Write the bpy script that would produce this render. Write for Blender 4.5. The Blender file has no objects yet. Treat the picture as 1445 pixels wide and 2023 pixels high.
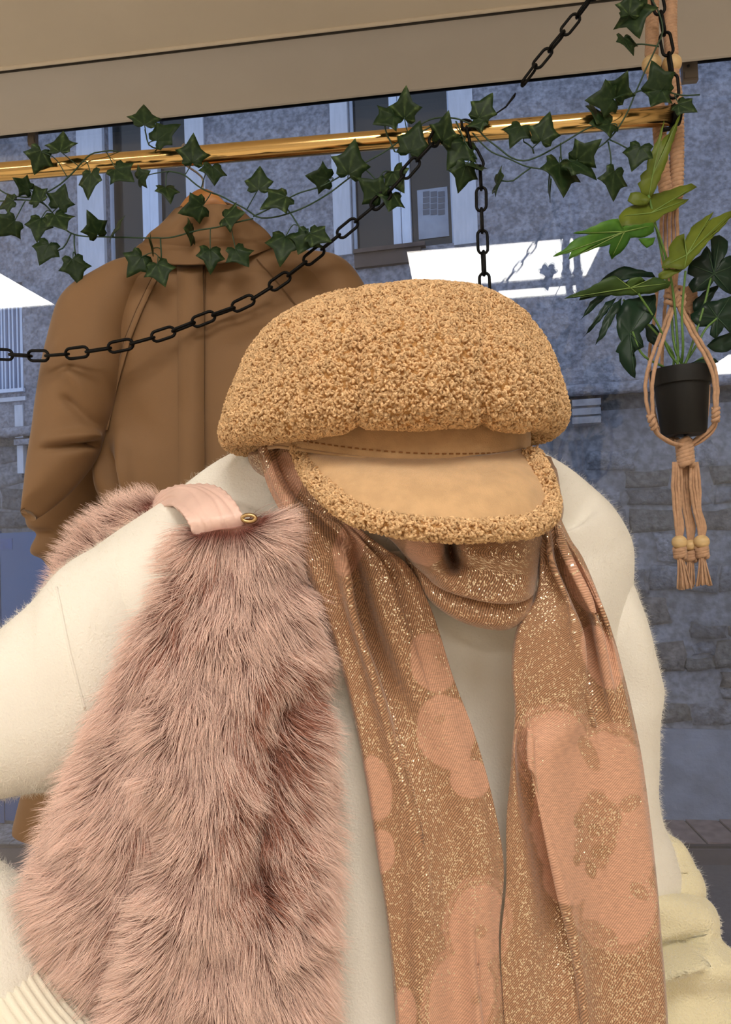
import bpy, math, random
import numpy as np
from mathutils import Matrix, Vector, noise as mnoise

rng = np.random.default_rng(7)
random.seed(7)
SC = bpy.context.scene
COL = SC.collection
W_, H_, F_ = 1445.0, 2023.0, 1500.0

# ---------------------------------------------------------------- camera
cam_data = bpy.data.cameras.new('camera')
cam = bpy.data.objects.new('camera', cam_data)
COL.objects.link(cam)
cam_data.sensor_fit = 'HORIZONTAL'
cam_data.sensor_width = 36.0
cam_data.lens = 36.0 * F_ / W_
cam_data.clip_start = 0.02
cam_data.clip_end = 200
RM = Matrix.Rotation(math.radians(92.0), 3, 'X') @ Matrix.Rotation(math.radians(-2.06), 3, 'Z')
cam.matrix_world = Matrix.Translation((0, 0, 1.5)) @ RM.to_4x4()
SC.camera = cam
R = np.array(RM)
C0 = np.array([0, 0, 1.5])
RIGHT, UP, BACK = R[:, 0], R[:, 1], R[:, 2]

# ---------------------------------------------------------------- world, exposure
wd = bpy.data.worlds.new('dusk_sky')
SC.world = wd
wd.use_nodes = True
bg = wd.node_tree.nodes['Background']
bg.inputs[0].default_value = (0.56, 0.66, 0.90, 1)
bg.inputs[1].default_value = 1.35
SC.view_settings.view_transform = 'Standard'
SC.view_settings.look = 'None'
SC.view_settings.gamma = 1.0
SC.view_settings.use_curve_mapping = False
SC.view_settings.exposure = 0.0
LAMP = 18.0                      # luminance of the ceiling panels
LAMP_COL = (1.0, 0.955, 0.89)


def ray(px, py):
    d = R @ np.array([(px - W_ / 2) / F_, -(py - H_ / 2) / F_, -1.0])
    return d


def D(px, py, d):                # point of the place seen at a pixel, d metres in front of the lens
    return C0 + ray(px, py) * d


def proj(P):
    q = (np.asarray(P) - C0) @ R
    d = -q[..., 2]
    return q[..., 0] / d * F_ + W_ / 2, -q[..., 1] / d * F_ + H_ / 2, d


# window-wall frame: s along the glass, t into the room, z up
AW = math.radians(7.0)
GS = np.array([math.cos(AW), -math.sin(AW), 0.0])
GT = np.array([-math.sin(AW), -math.cos(AW), 0.0])
G0 = D(722, 1011, 1.62)
G0[2] = 0.0


def WP(s, t, z):
    return G0 + GS * s + GT * t + np.array([0, 0, z])


def to_st(P):
    q = np.asarray(P) - G0
    return q @ GS, q @ GT


def G(px, py, t=0.0):            # pixel ray met with the plane t metres inside the glass
    r = ray(px, py)
    k = ((G0 + GT * t - C0) @ GT) / (r @ GT)
    return C0 + r * k


def srgb(r, g, b):
    def f(c):
        c /= 255.0
        return c / 12.92 if c <= 0.04045 else ((c + 0.055) / 1.055) ** 2.4
    return (f(r), f(g), f(b))


# ---------------------------------------------------------------- materials
MATS = {}


def new_mat(name):
    m = bpy.data.materials.new(name)
    m.use_nodes = True
    nt = m.node_tree
    return m, nt, nt.nodes['Principled BSDF']


def pm(name, col, rough=0.6, metal=0.0, var=0.0, vscale=20.0, bump=0.0, bscale=200.0, bdist=0.001,
       sheen=0.0, spec=0.5, detail=4.0, coords='Object', col2=None, stretch=None, var2=0.0, vscale2=60.0):
    m, nt, b = new_mat(name)
    N, L = nt.nodes, nt.links
    b.inputs['Base Color'].default_value = (*col, 1)
    b.inputs['Roughness'].default_value = rough
    b.inputs['Metallic'].default_value = metal
    b.inputs['Specular IOR Level'].default_value = spec
    if sheen:
        b.inputs['Sheen Weight'].default_value = sheen
        b.inputs['Sheen Roughness'].default_value = 0.4
    tc = N.new('ShaderNodeTexCoord')
    src = tc.outputs[coords]
    if stretch:
        mp = N.new('ShaderNodeMapping')
        mp.inputs['Scale'].default_value = stretch
        L.new(src, mp.inputs[0])
        src = mp.outputs[0]
    if var:
        n = N.new('ShaderNodeTexNoise')
        n.inputs['Scale'].default_value = vscale
        n.inputs['Detail'].default_value = detail
        L.new(src, n.inputs['Vector'])
        cr_ = N.new('ShaderNodeValToRGB')
        c2 = col2 or tuple(c * (1 - var) for c in col)
        cr_.color_ramp.elements[0].position = 0.35
        cr_.color_ramp.elements[1].position = 0.65
        cr_.color_ramp.elements[0].color = (*c2, 1)
        cr_.color_ramp.elements[1].color = (*col, 1)
        L.new(n.outputs[0], cr_.inputs[0])
        out_ = cr_.outputs[0]
        if var2:                     # second, fine colour layer painting the shade of pits and grains
            n3 = N.new('ShaderNodeTexNoise')
            n3.inputs['Scale'].default_value = vscale2
            n3.inputs['Detail'].default_value = 3
            L.new(src, n3.inputs['Vector'])
            r3 = N.new('ShaderNodeValToRGB')
            r3.color_ramp.elements[0].position = 0.36
            r3.color_ramp.elements[1].position = 0.62
            r3.color_ramp.elements[0].color = (1 - var2, 1 - var2, 1 - var2, 1)
            r3.color_ramp.elements[1].color = (1.08, 1.08, 1.08, 1)
            L.new(n3.outputs[0], r3.inputs[0])
            mm = N.new('ShaderNodeMix')
            mm.data_type = 'RGBA'
            mm.blend_type = 'MULTIPLY'
            mm.inputs[0].default_value = 1
            L.new(out_, mm.inputs[6])
            L.new(r3.outputs[0], mm.inputs[7])
            out_ = mm.outputs[2]
        L.new(out_, b.inputs['Base Color'])
    if bump:
        n2 = N.new('ShaderNodeTexNoise')
        n2.inputs['Scale'].default_value = bscale
        n2.inputs['Detail'].default_value = 5
        L.new(src, n2.inputs['Vector'])
        bp = N.new('ShaderNodeBump')
        bp.inputs['Strength'].default_value = bump
        bp.inputs['Distance'].default_value = bdist
        L.new(n2.outputs[0], bp.inputs['Height'])
        L.new(bp.outputs[0], b.inputs['Normal'])
    MATS[name] = m
    return m


def hair_mat(name, root, tip, mel_rough=0.55, var=0.25):
    m, nt, b = new_mat(name)
    N, L = nt.nodes, nt.links
    hi = N.new('ShaderNodeHairInfo')
    ramp = N.new('ShaderNodeValToRGB')
    ramp.color_ramp.elements[0].color = (*root, 1)
    ramp.color_ramp.elements[1].color = (*tip, 1)
    ramp.color_ramp.elements[0].position = 0.12
    ramp.color_ramp.elements[1].position = 0.66
    L.new(hi.outputs['Intercept'], ramp.inputs[0])
    hsv = N.new('ShaderNodeHueSaturation')
    mr = N.new('ShaderNodeMapRange')
    mr.inputs[3].default_value = 1 - var
    mr.inputs[4].default_value = 1 + var * 0.5
    L.new(hi.outputs['Random'], mr.inputs[0])
    L.new(mr.outputs[0], hsv.inputs['Value'])
    L.new(ramp.outputs[0], hsv.inputs['Color'])
    L.new(hsv.outputs[0], b.inputs['Base Color'])
    b.inputs['Roughness'].default_value = mel_rough
    b.inputs['Specular IOR Level'].default_value = 0.25
    MATS[name] = m
    return m


# ---------------------------------------------------------------- objects
OFF = {}


def tag(o, label=None, cat=None, group=None, kind=None):
    if label: o['label'] = label
    if cat: o['category'] = cat
    if group: o['group'] = group
    if kind: o['kind'] = kind
    return o


def thing(name, loc, label, cat, group=None):
    o = bpy.data.objects.new(name, None)
    o.empty_display_size = 0.05
    COL.objects.link(o)
    o.location = tuple(loc)
    OFF[o.name] = np.array(loc, float)
    return tag(o, label, cat, group)


def mk(name, verts, faces, m, parent=None, smooth=True, uv=None, origin=None):
    V = np.asarray(verts, float)
    off = OFF[parent.name] if parent is not None else (np.array(origin, float) if origin is not None else np.zeros(3))
    me = bpy.data.meshes.new(name)
    me.from_pydata((V - off).tolist(), [], faces)
    if smooth:
        me.polygons.foreach_set('use_smooth', np.ones(len(me.polygons), dtype=bool))
    if uv is not None:
        l = me.uv_layers.new(name='UVMap')
        vi = np.empty(len(me.loops), dtype=np.int32)
        me.loops.foreach_get('vertex_index', vi)
        l.data.foreach_set('uv', np.asarray(uv, np.float32)[vi].ravel())
    for mm in (m if isinstance(m, (list, tuple)) else [m]):
        me.materials.append(mm)
    me.update()
    o = bpy.data.objects.new(name, me)
    COL.objects.link(o)
    if parent is not None:
        o.parent = parent
        OFF[o.name] = off
    elif origin is not None:
        o.location = tuple(origin)
        OFF[o.name] = off
    else:
        OFF[o.name] = off
    return o


def put(name, me, M, parent):    # a copy of shared mesh data at a world matrix, as a part of parent
    o = bpy.data.objects.new(name, me)
    COL.objects.link(o)
    o.parent = parent
    o.matrix_basis = Matrix.Translation(tuple(-OFF[parent.name])) @ M
    return o


class MB:
    def __init__(s):
        s.v, s.f, s.n = [], [], 0

    def add(s, V, Fc):
        V = np.asarray(V, float).reshape(-1, 3)
        s.v.append(V)
        k = s.n
        s.f += [[i + k for i in f] for f in Fc]
        s.n += len(V)
        return s

    def hexa(s, P):              # 8 corners: bottom loop 0-3, top loop 4-7
        return s.add(P, [[3, 2, 1, 0], [4, 5, 6, 7], [0, 1, 5, 4], [1, 2, 6, 5], [2, 3, 7, 6], [3, 0, 4, 7]])

    def tube(s, P, r, n=8, closed=False, cap=True):
        V, Fc = tube(P, r, n, closed, cap)
        return s.add(V, Fc)

    def build(s, name, m, parent=None, smooth=True, **k):
        return mk(name, np.concatenate(s.v), s.f, m, parent, smooth, **k)


def tube(P, r, n=8, closed=False, cap=True):
    P = np.asarray(P, float)
    k = len(P)
    r = np.broadcast_to(np.asarray(r, float), (k,))
    if closed:
        T = np.roll(P, -1, 0) - np.roll(P, 1, 0)
    else:
        T = np.gradient(P, axis=0)
    T /= np.linalg.norm(T, axis=1)[:, None] + 1e-12
    a = np.array([0, 0, 1.0]) if abs(T[0][2]) < 0.9 else np.array([1.0, 0, 0])
    N = np.empty_like(P)
    cur = a - T[0] * (a @ T[0])
    cur /= np.linalg.norm(cur)
    for i in range(k):
        cur = cur - T[i] * (cur @ T[i])
        cur /= np.linalg.norm(cur) + 1e-12
        N[i] = cur
    B = np.cross(T, N)
    th = np.linspace(0, 2 * np.pi, n, endpoint=False)
    V = (P[:, None] + r[:, None, None] * (np.cos(th)[None, :, None] * N[:, None] + np.sin(th)[None, :, None] * B[:, None])).reshape(-1, 3)
    Fc = []
    for i in range(k if closed else k - 1):
        i2 = (i + 1) % k
        for j in range(n):
            j2 = (j + 1) % n
            Fc.append([i * n + j, i * n + j2, i2 * n + j2, i2 * n + j])
    if cap and not closed:
        Fc.append(list(range(n))[::-1])
        Fc.append([(k - 1) * n + j for j in range(n)])
    return V, Fc


def cr(P, n):                    # Catmull-Rom through control points along axis 0
    P = np.asarray(P, float)
    k = len(P)
    t = np.linspace(0, k - 1, n)
    i = np.minimum(t.astype(int), k - 2)
    f = (t - i).reshape((-1,) + (1,) * (P.ndim - 1))
    E = np.concatenate([[2 * P[0] - P[1]], P, [2 * P[-1] - P[-2]]])
    p0, p1, p2, p3 = E[i], E[i + 1], E[i + 2], E[i + 3]
    return 0.5 * (2 * p1 + (p2 - p0) * f + (2 * p0 - 5 * p1 + 4 * p2 - p3) * f ** 2 + (3 * p1 - p0 - 3 * p2 + p3) * f ** 3)


def resample(P, step=None, n=None):
    P = np.asarray(P, float)
    s = np.concatenate([[0], np.cumsum(np.linalg.norm(np.diff(P, axis=0), axis=1))])
    if n is None:
        q = np.arange(0, s[-1], step)
    else:
        q = np.linspace(0, s[-1], n)
    return np.stack([np.interp(q, s, P[:, i]) for i in range(P.shape[1])], 1)


def gridfaces(nr, nc, wrap=False):
    Fc = []
    for i in range(nr - 1):
        for j in range(nc if wrap else nc - 1):
            j2 = (j + 1) % nc
            Fc.append([i * nc + j, (i + 1) * nc + j, (i + 1) * nc + j2, i * nc + j2])
    return Fc


def tube_lr(secs, nlen=80, nring=56, ex=2.2, cap=True, bow=0.0):
    """Soft tube through sections (xl,yl,dl,xr,yr,dr,thick): left and right edge plus half depth."""
    A = np.array([np.concatenate([D(x[0], x[1], x[2]), D(x[3], x[4], x[5]), [x[6]]]) for x in secs])
    S = cr(A, nlen)
    th = np.linspace(0, 2 * np.pi, nring, endpoint=False)
    c, s_ = np.cos(th), np.sin(th)
    c = np.sign(c) * np.abs(c) ** (2 / ex)
    s_ = np.sign(s_) * np.abs(s_) ** (2 / ex)
    mid = (S[:, :3] + S[:, 3:6]) / 2
    hv = (S[:, 3:6] - S[:, :3]) / 2
    ax = np.gradient(mid, axis=0)
    fw = np.cross(hv, ax)
    fw /= np.linalg.norm(fw, axis=1)[:, None] + 1e-9
    fw *= np.sign((fw @ BACK))[:, None] + 1e-9      # towards the camera
    V = mid[:, None] + c[None, :, None] * hv[:, None] + s_[None, :, None] * fw[:, None] * np.abs(S[:, 6])[:, None, None]
    nl = nlen
    ln = np.concatenate([[0], np.cumsum(np.linalg.norm(np.diff(mid, axis=0), axis=1))])
    uv = np.stack([np.broadcast_to(np.linspace(0, .8, nring)[None], (nl, nring)), np.broadcast_to(ln[:, None], (nl, nring))], -1).reshape(-1, 2)
    V = V.reshape(-1, 3)
    Fc = gridfaces(nl, nring, True)
    Fc = [f[::-1] for f in Fc]
    if cap:
        V = np.concatenate([V, [mid[0]], [mid[-1]]])
        uv = np.concatenate([uv, [[0, 0]], [[0, 0]]])
        a, b = nl * nring, nl * nring + 1
        for j in range(nring):
            j2 = (j + 1) % nring
            Fc.append([a, j, j2])
            Fc.append([b, (nl - 1) * nring + j2, (nl - 1) * nring + j])
    return V, Fc, uv


def normals(V, Fc):
    N = np.zeros_like(V)
    for k in (3, 4):
        q = np.array([f for f in Fc if len(f) == k], dtype=int)
        if len(q) == 0: continue
        if k == 3:
            n = np.cross(V[q[:, 1]] - V[q[:, 0]], V[q[:, 2]] - V[q[:, 0]])
        else:
            n = np.cross(V[q[:, 2]] - V[q[:, 0]], V[q[:, 3]] - V[q[:, 1]])
        for j in range(k):
            np.add.at(N, q[:, j], n)
    return N / (np.linalg.norm(N, axis=1)[:, None] + 1e-12)


def outward(V, Fc):              # make faces point away from the centroid
    N = normals(V, Fc)
    if ((V - V.mean(0)) * N).sum() < 0:
        Fc = [f[::-1] for f in Fc]
    return Fc


def fnoise(P, scale, seed=0.0):
    out = np.empty(len(P))
    for i, p in enumerate(P):
        out[i] = mnoise.noise((p[0] * scale + seed, p[1] * scale - seed, p[2] * scale + 2 * seed))
    return out


def sample(V, Fc, n, keep=None, weight=None):
    tris = []
    for f in Fc:
        tris.append(f[:3])
        if len(f) == 4:
            tris.append([f[0], f[2], f[3]])
    T = np.array(tris)
    N = normals(V, Fc)
    a, b, c = V[T[:, 0]], V[T[:, 1]], V[T[:, 2]]
    ar = np.linalg.norm(np.cross(b - a, c - a), axis=1)
    if keep is not None:
        ar = ar * keep((a + b + c) / 3, N[T].mean(1))
    ar /= ar.sum()
    i = rng.choice(len(T), n, p=ar)
    u = rng.random((n, 2))
    fl = u.sum(1) > 1
    u[fl] = 1 - u[fl]
    w = np.stack([1 - u.sum(1), u[:, 0], u[:, 1]], 1)
    P = (V[T[i]] * w[:, :, None]).sum(1)
    n_ = (N[T[i]] * w[:, :, None]).sum(1)
    return P, n_ / (np.linalg.norm(n_, axis=1)[:, None] + 1e-12)


def facing(lim):
    def k(P, N):
        v = C0 - P
        v = v / np.linalg.norm(v, axis=1)[:, None]
        return ((v * N).sum(1) > lim).astype(float)
    return k


def strands(name, P, rad, m, parent):
    """P: (count, points, 3) world; rad: (points,) radii. One hair object."""
    cnt, k = P.shape[:2]
    hc = bpy.data.hair_curves.new(name)
    hc.add_curves([k] * cnt)
    hc.attributes['position'].data.foreach_set('vector', (P - OFF[parent.name]).astype(np.float32).ravel())
    ra = hc.attributes.get('radius') or hc.attributes.new('radius', 'FLOAT', 'POINT')
    ra.data.foreach_set('value', np.broadcast_to(np.asarray(rad, np.float32), (cnt, k)).ravel().copy())
    hc.materials.append(m)
    o = bpy.data.objects.new(name, hc)
    COL.objects.link(o)
    o.parent = parent
    OFF[o.name] = OFF[parent.name]
    o['kind'] = 'stuff'
    return o


def curls(name, P, N, m, parent, r=0.0017, thick=0.0008, h=0.0022, k=8):
    n = len(P)
    t1 = np.cross(N, rng.normal(size=(n, 3)))
    t1 /= np.linalg.norm(t1, axis=1)[:, None]
    t2 = np.cross(N, t1)
    ph = np.linspace(0, 4.6, k)
    rr = r * (0.7 + 0.6 * rng.random(n))
    tilt = rng.normal(0, 0.5, (n, k)) * 0
    h_ = h * (0.4 + rng.random(n))
    z = np.sin(np.linspace(0, np.pi, k))[None] * h_[:, None] + tilt
    Q = P[:, None] + rr[:, None, None] * (np.cos(ph)[None, :, None] * t1[:, None] + np.sin(ph)[None, :, None] * t2[:, None]) + z[:, :, None] * N[:, None]
    return strands(name, Q, np.full(k, thick), m, parent)


def lathe(prof, n=40):           # prof [(r,z)] about the z axis
    V, k = [], len(prof)
    for r, z in prof:
        for j in range(n):
            a = 2 * math.pi * j / n
            V.append((r * math.cos(a), r * math.sin(a), z))
    return np.array(V), [f[::-1] for f in gridfaces(k, n, True)]


def sphere(c, r, n=12, sz=1.0):
    prof = [(max(1e-4, r * math.sin(a)), -r * sz * math.cos(a)) for a in np.linspace(0, math.pi, n)]
    V, Fc = lathe(prof, n * 2)
    return V + np.asarray(c), [f for f in Fc]


def solid(o, th, off=1.0):
    md = o.modifiers.new('thickness', 'SOLIDIFY')
    md.thickness = th
    md.offset = off
    return o

# ---------------------------------------------------------------- ceiling panels (the room's lamps, and added ones)
CEIL = 2.9


def wbox(mb, s0, s1, t0, t1, z0, z1):
    return mb.hexa([WP(s0, t0, z0), WP(s1, t0, z0), WP(s1, t1, z0), WP(s0, t1, z0),
                    WP(s0, t0, z1), WP(s1, t0, z1), WP(s1, t1, z1), WP(s0, t1, z1)])


lamp_m, nt, b = new_mat('lamp_diffuser')
b.inputs['Base Color'].default_value = (0.9, 0.9, 0.9, 1)
b.inputs['Emission Color'].default_value = (*LAMP_COL, 1)
b.inputs['Emission Strength'].default_value = LAMP
white_metal = pm('white_metal', (0.75, 0.74, 0.72), 0.4)


def ceiling_lamp(s0, s1, t0, t1, label):
    th = thing('ceiling_light', WP((s0 + s1) / 2, (t0 + t1) / 2, CEIL), label, 'light', 'flat ceiling lamps of the shop')
    f = MB()
    wbox(f, s0 - .02, s1 + .02, t0 - .02, t0, CEIL - .03, CEIL)
    wbox(f, s0 - .02, s1 + .02, t1, t1 + .02, CEIL - .03, CEIL)
    wbox(f, s0 - .02, s0, t0, t1, CEIL - .03, CEIL)
    wbox(f, s1, s1 + .02, t0, t1, CEIL - .03, CEIL)
    f.build('frame', white_metal, th, smooth=False)
    d = MB()
    wbox(d, s0, s1, t0, t1, CEIL - .022, CEIL - .004)
    d.build('diffuser', lamp_m, th, smooth=False)


ceiling_lamp(0.0, 0.93, 2.0, 2.56, 'white flat ceiling lamp mirrored in the window pane above the cap')
ceiling_lamp(0.0, 0.92, 2.70, 2.86, 'narrow strip lamp added to imitate the ghost reflection under the big one')  # added strip lamp, standing in for the pane's second reflection
ceiling_lamp(-2.9, -2.0, 1.72, 2.36, 'white flat ceiling lamp mirrored at the left edge of the pane')
ceiling_lamp(2.4, 3.3, 4.75, 5.6, 'white flat ceiling lamp mirrored at the right beside the plant pot')
ceiling_lamp(-2.0, -1.1, 3.6, 4.3, 'extra unseen ceiling lamp added for front light, far back on the left')  # unseen panel added for more front light
ceiling_lamp(0.1, 1.0, 4.2, 4.8, 'extra unseen ceiling lamp added for front light, far back in the middle')  # second unseen panel, added to brighten the display

# ---------------------------------------------------------------- room shell
plaster = pm('ceiling_paint', srgb(228, 218, 202), 0.75, var=0.05, vscale=6, bump=0.05, bscale=90)
wallp = pm('shop_wall_paint', srgb(222, 214, 202), 0.8, var=0.06, vscale=3)
floor_m = pm('shop_floor', srgb(205, 192, 172), 0.5, var=0.1, vscale=8)
black_frame = pm('window_frame_black', (0.012, 0.012, 0.013), 0.45)
cassette_m = pm('blind_cassette_paint', srgb(204, 199, 194), 0.5, var=0.03, vscale=8)
SL, SR_, TB = -3.4, 3.6, 6.6


def struct(name, mb, m, smooth=False):
    o = mb.build(name, m, None, smooth)
    o['kind'] = 'structure'
    return o


m_ = MB(); wbox(m_, SL, SR_, .75, TB, CEIL, CEIL + .1); struct('ceiling', m_, plaster)
m_ = MB(); wbox(m_, SL, SR_, .19, .75, 2.48, CEIL + .1); struct('trim_1', m_, plaster)     # lowered soffit over the display
m_ = MB(); wbox(m_, SL, SR_, -.25, TB, -.1, 0); struct('floor', m_, floor_m)
m_ = MB(); wbox(m_, SL - .1, SL, -.05, TB, 0, CEIL); struct('wall_left', m_, wallp)
m_ = MB(); wbox(m_, SR_, SR_ + .1, -.05, TB, 0, CEIL); struct('wall_right', m_, wallp)
m_ = MB(); wbox(m_, SL, SR_, TB, TB + .1, 0, CEIL); struct('wall_back', m_, wallp)
m_ = MB(); wbox(m_, SL - .1, SR_ + .1, -.06, .0, 2.5, 3.3); wbox(m_, SL - .1, SR_ + .1, -.1, .04, 0, .25)
struct('wall_front', m_, wallp)

# blind cassette: rounded profile along the window head
prof = cr(np.array([(.188, 2.4795), (.150, 2.473), (.105, 2.459), (.068, 2.443), (.054, 2.4355)]), 22).tolist()
prof += [(.050, 2.4325), (.044, 2.4318), (.040, 2.4345), (.037, 2.442), (.033, 2.48), (.033, 2.50), (.188, 2.50)]
V = [WP(s, t, z) for s in (SL, SR_) for t, z in prof]
k = len(prof)
m_ = MB().add(V, [[i, (i + 1) % k, k + (i + 1) % k, k + i] for i in range(k)] + [list(range(k))[::-1], [k + i for i in range(k)]])
o = struct('trim_2', m_, cassette_m, True)
o.data.polygons.foreach_set('use_smooth', [True] * 21 + [False] * (len(o.data.polygons) - 21))
m_ = MB()                                                                # fine dark joint with its bead
wbox(m_, SL, SR_, .1885, .1905, 2.474, 2.479)
struct('trim_3', m_, pm('joint_shadow_gap', (0.05, 0.045, 0.04), 0.8))
m_ = MB().tube([WP(SL, .1965, 2.4795), WP(SR_, .1965, 2.4795)], .0045, 10)
struct('trim_4', m_, plaster, True)

# window: black frame + pane
glass, nt, b = new_mat('clear_glass')
nt.nodes.remove(b)
N, L = nt.nodes, nt.links
tr = N.new('ShaderNodeBsdfTransparent'); tr.inputs[0].default_value = (.95, .965, .97, 1)
gl = N.new('ShaderNodeBsdfGlossy'); gl.inputs['Roughness'].default_value = 0.0
fr = N.new('ShaderNodeFresnel'); fr.inputs[0].default_value = 1.52
mx = N.new('ShaderNodeMixShader')
L.new(fr.outputs[0], mx.inputs[0]); L.new(tr.outputs[0], mx.inputs[1]); L.new(gl.outputs[0], mx.inputs[2])
L.new(mx.outputs[0], N['Material Output'].inputs[0])
m_ = MB()
wbox(m_, SL, SR_, -.012, .035, 2.458, 2.50)
wbox(m_, SL, SR_, -.03, .035, .25, .30)
wbox(m_, SL, SL + .05, -.012, .035, .30, 2.458)
wbox(m_, SR_ - .05, SR_, -.012, .035, .30, 2.458)
win = m_.build('window_1', black_frame, None, False); win['kind'] = 'structure'
m_ = MB(); wbox(m_, SL + .05, SR_ - .05, -.008, 0, .30, 2.458)
m_.build('pane', glass, win, False)
clip_m = pm('clip_metal', srgb(120, 112, 104), 0.4, 0.3)
for px, y0, y1, w in ((63, 257, 287, 17), (1364, 118, 160, 28)):
    a, c = G(px, y0, .012), G(px, y1, .012)
    s, t = to_st((a + c) / 2)
    hw = w / 2 / F_ * 1.6
    m_ = MB(); wbox(m_, s - hw, s + hw, .0005, .014, c[2], 2.458)
    wbox(m_, s - hw * .8, s + hw * .8, .014, .018, c[2] + .004, c[2] + .018)
    o = m_.build('clip', clip_m, win, False); o['label'] = 'small grey metal clip under the window head'
    V, Fc = sphere(WP(s - hw * .3, .018, c[2] + .028), .003, 8)
    m_ = MB().add(V, Fc); m_.build('clip_screw', black_frame, o)

# ---------------------------------------------------------------- the house across the street
AF = math.radians(12.0)
FU = np.array([math.cos(AF), -math.sin(AF), 0.0])
FN = np.array([-math.sin(AF), -math.cos(AF), 0.0])      # towards the shop
FO = D(722, 1011, 6.6); FO[2] = 0.0


def FP(u, n, z):
    return FO + FU * u + FN * n + np.array([0, 0, z])


def fu(px, py, n=0.0):                                   # pixel ray met with the facade plane -> (u, z)
    r = ray(px, py)
    k = ((FO + FN * n - C0) @ FN) / (r @ FN)
    P = C0 + r * k
    return (P - FO) @ FU, P[2]


def fbox(mb, u0, u1, n0, n1, z0, z1):
    return mb.hexa([FP(u0, n1, z0), FP(u1, n1, z0), FP(u1, n0, z0), FP(u0, n0, z0),
                    FP(u0, n1, z1), FP(u1, n1, z1), FP(u1, n0, z1), FP(u0, n0, z1)])


def fpx(mb, x0, y0, x1, y1, n0, n1, ref=None):           # box by pixel extents on the facade
    ym = (y0 + y1) / 2
    u0, _ = fu(x0, ym if ref is None else ref, n1); u1, _ = fu(x1, ym if ref is None else ref, n1)
    _, z1 = fu((x0 + x1) / 2, y0, n1); _, z0 = fu((x0 + x1) / 2, y1, n1)
    return fbox(mb, u0, u1, n0, n1, z0, z1)


stucco = pm('grey_stucco', srgb(150, 152, 162), 0.9, var=0.3, vscale=7, bump=1.0, bscale=22, bdist=0.03, detail=12, col2=srgb(126, 128, 138), var2=.38, vscale2=26)
pale_stone = pm('pale_painted_surround', srgb(188, 193, 205), 0.8, var=0.12, vscale=5, bump=0.3, bscale=30, bdist=0.005, stretch=(6, 6, 1))
mortar_m = pm('rubble_mortar', srgb(132, 134, 142), 0.9, var=0.3, vscale=4, bump=0.9, bscale=16, bdist=0.02, detail=8, var2=.35, vscale2=18)
STONE = [pm('rubble_stone_%s' % nm, srgb(*c), 0.9, var=0.35, vscale=9, bump=1.0, bscale=26, bdist=0.03, detail=8, var2=.4, vscale2=22)
         for nm, c in (('blue_grey', (120, 123, 132)), ('brown_grey', (112, 110, 110)), ('pale', (136, 139, 148)), ('warm', (118, 112, 110)), ('dark', (100, 101, 107)))]
white_pvc = pm('pale_window_frame', srgb(196, 208, 228), 0.5, var=0.08, vscale=6, stretch=(10, 10, 1))
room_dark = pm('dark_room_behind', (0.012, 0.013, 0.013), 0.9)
sill_brown = pm('brown_wood_sill', srgb(78, 66, 62), 0.7, var=0.3, vscale=10)
curtain_m = pm('hazy_curtain', srgb(96, 98, 104), 0.8, var=0.2, vscale=8)
blue_door = pm('blue_door_paint', srgb(54, 86, 130), 0.35, var=0.08, vscale=2)
far_glass, nt, b = new_mat('far_window_glass')
b.inputs['Base Color'].default_value = (.02, .022, .022, 1); b.inputs['Roughness'].default_value = .05
kerb_m = pm('brown_paving', srgb(122, 104, 102), 0.85, var=0.3, vscale=12, bump=.4, bscale=60, bdist=.004)
asphalt = pm('asphalt', srgb(80, 76, 82), 0.9, var=0.2, vscale=30, bump=.5, bscale=120, bdist=.004)
dark_line = pm('gutter_dark', srgb(52, 46, 50), 0.8)

bld = thing('building', FP(0, 0, 0), 'grey stuccoed stone house front across the street behind the window', 'building')
_, z_led = fu(1180, 770)
uL, uR = -7.5, 9.5
WIN = [(203, 367, 560), (690, 892, 492)]                 # x0, x1, sill y of the two windows in view
ops = []
for x0, x1, ys in WIN:
    u0, _ = fu(x0, 350); u1, _ = fu(x1, 350); _, zs = fu((x0 + x1) / 2, ys)
    ops.append((u0, u1, zs))
uA = fu(-60, 690)[0]; uB = fu(46, 690)[0]
z_a1 = fu(20, 560)[1]; z_a0 = fu(20, 772)[1]
m_ = MB()                                                # stuccoed upper wall, with the openings left free
TOPZ = 9.0
zsl = min(ops[0][2], ops[1][2])
fbox(m_, uL, uA, -.4, 0, z_led, TOPZ)
fbox(m_, uA, uB, -.4, 0, z_led, z_a0)
fbox(m_, uA, uB, -.4, 0, z_a1, TOPZ)
fbox(m_, uB, ops[0][0], -.4, 0, z_led, TOPZ)
fbox(m_, ops[0][0], ops[0][1], -.4, 0, z_led, ops[0][2])
fbox(m_, ops[0][1], ops[1][0], -.4, 0, z_led, TOPZ)
fbox(m_, ops[1][0], ops[1][1], -.4, 0, z_led, ops[1][2])
fbox(m_, ops[1][1], uR, -.4, 0, z_led, TOPZ)
for u0, u1, zs in ops:
    fbox(m_, u0, u1, -.4, 0, zs + 2.2, TOPZ)
m_.build('stucco_wall', stucco, bld, False)
m_ = MB()
fbox(m_, uL, uR, -.4, -.09, -1.2, z_led)
m_.build('rubble_wall', mortar_m, bld, False)
# rendered ledge under the stucco: rough underside edge
P = [FP(u, .03, z_led + .015 * mnoise.noise((u * 3, 0, 0))) for u in np.linspace(uL, uR, 160)]
MB().tube(P, [.05 + .012 * mnoise.noise((i * .7, 3, 1)) for i in range(160)], 8).build('ledge', stucco, bld)
m_ = MB(); fbox(m_, uL, uR, -.1, -.085, z_led - .16, z_led - .02); m_.build('shadow_band', STONE[1], bld, False)

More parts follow.
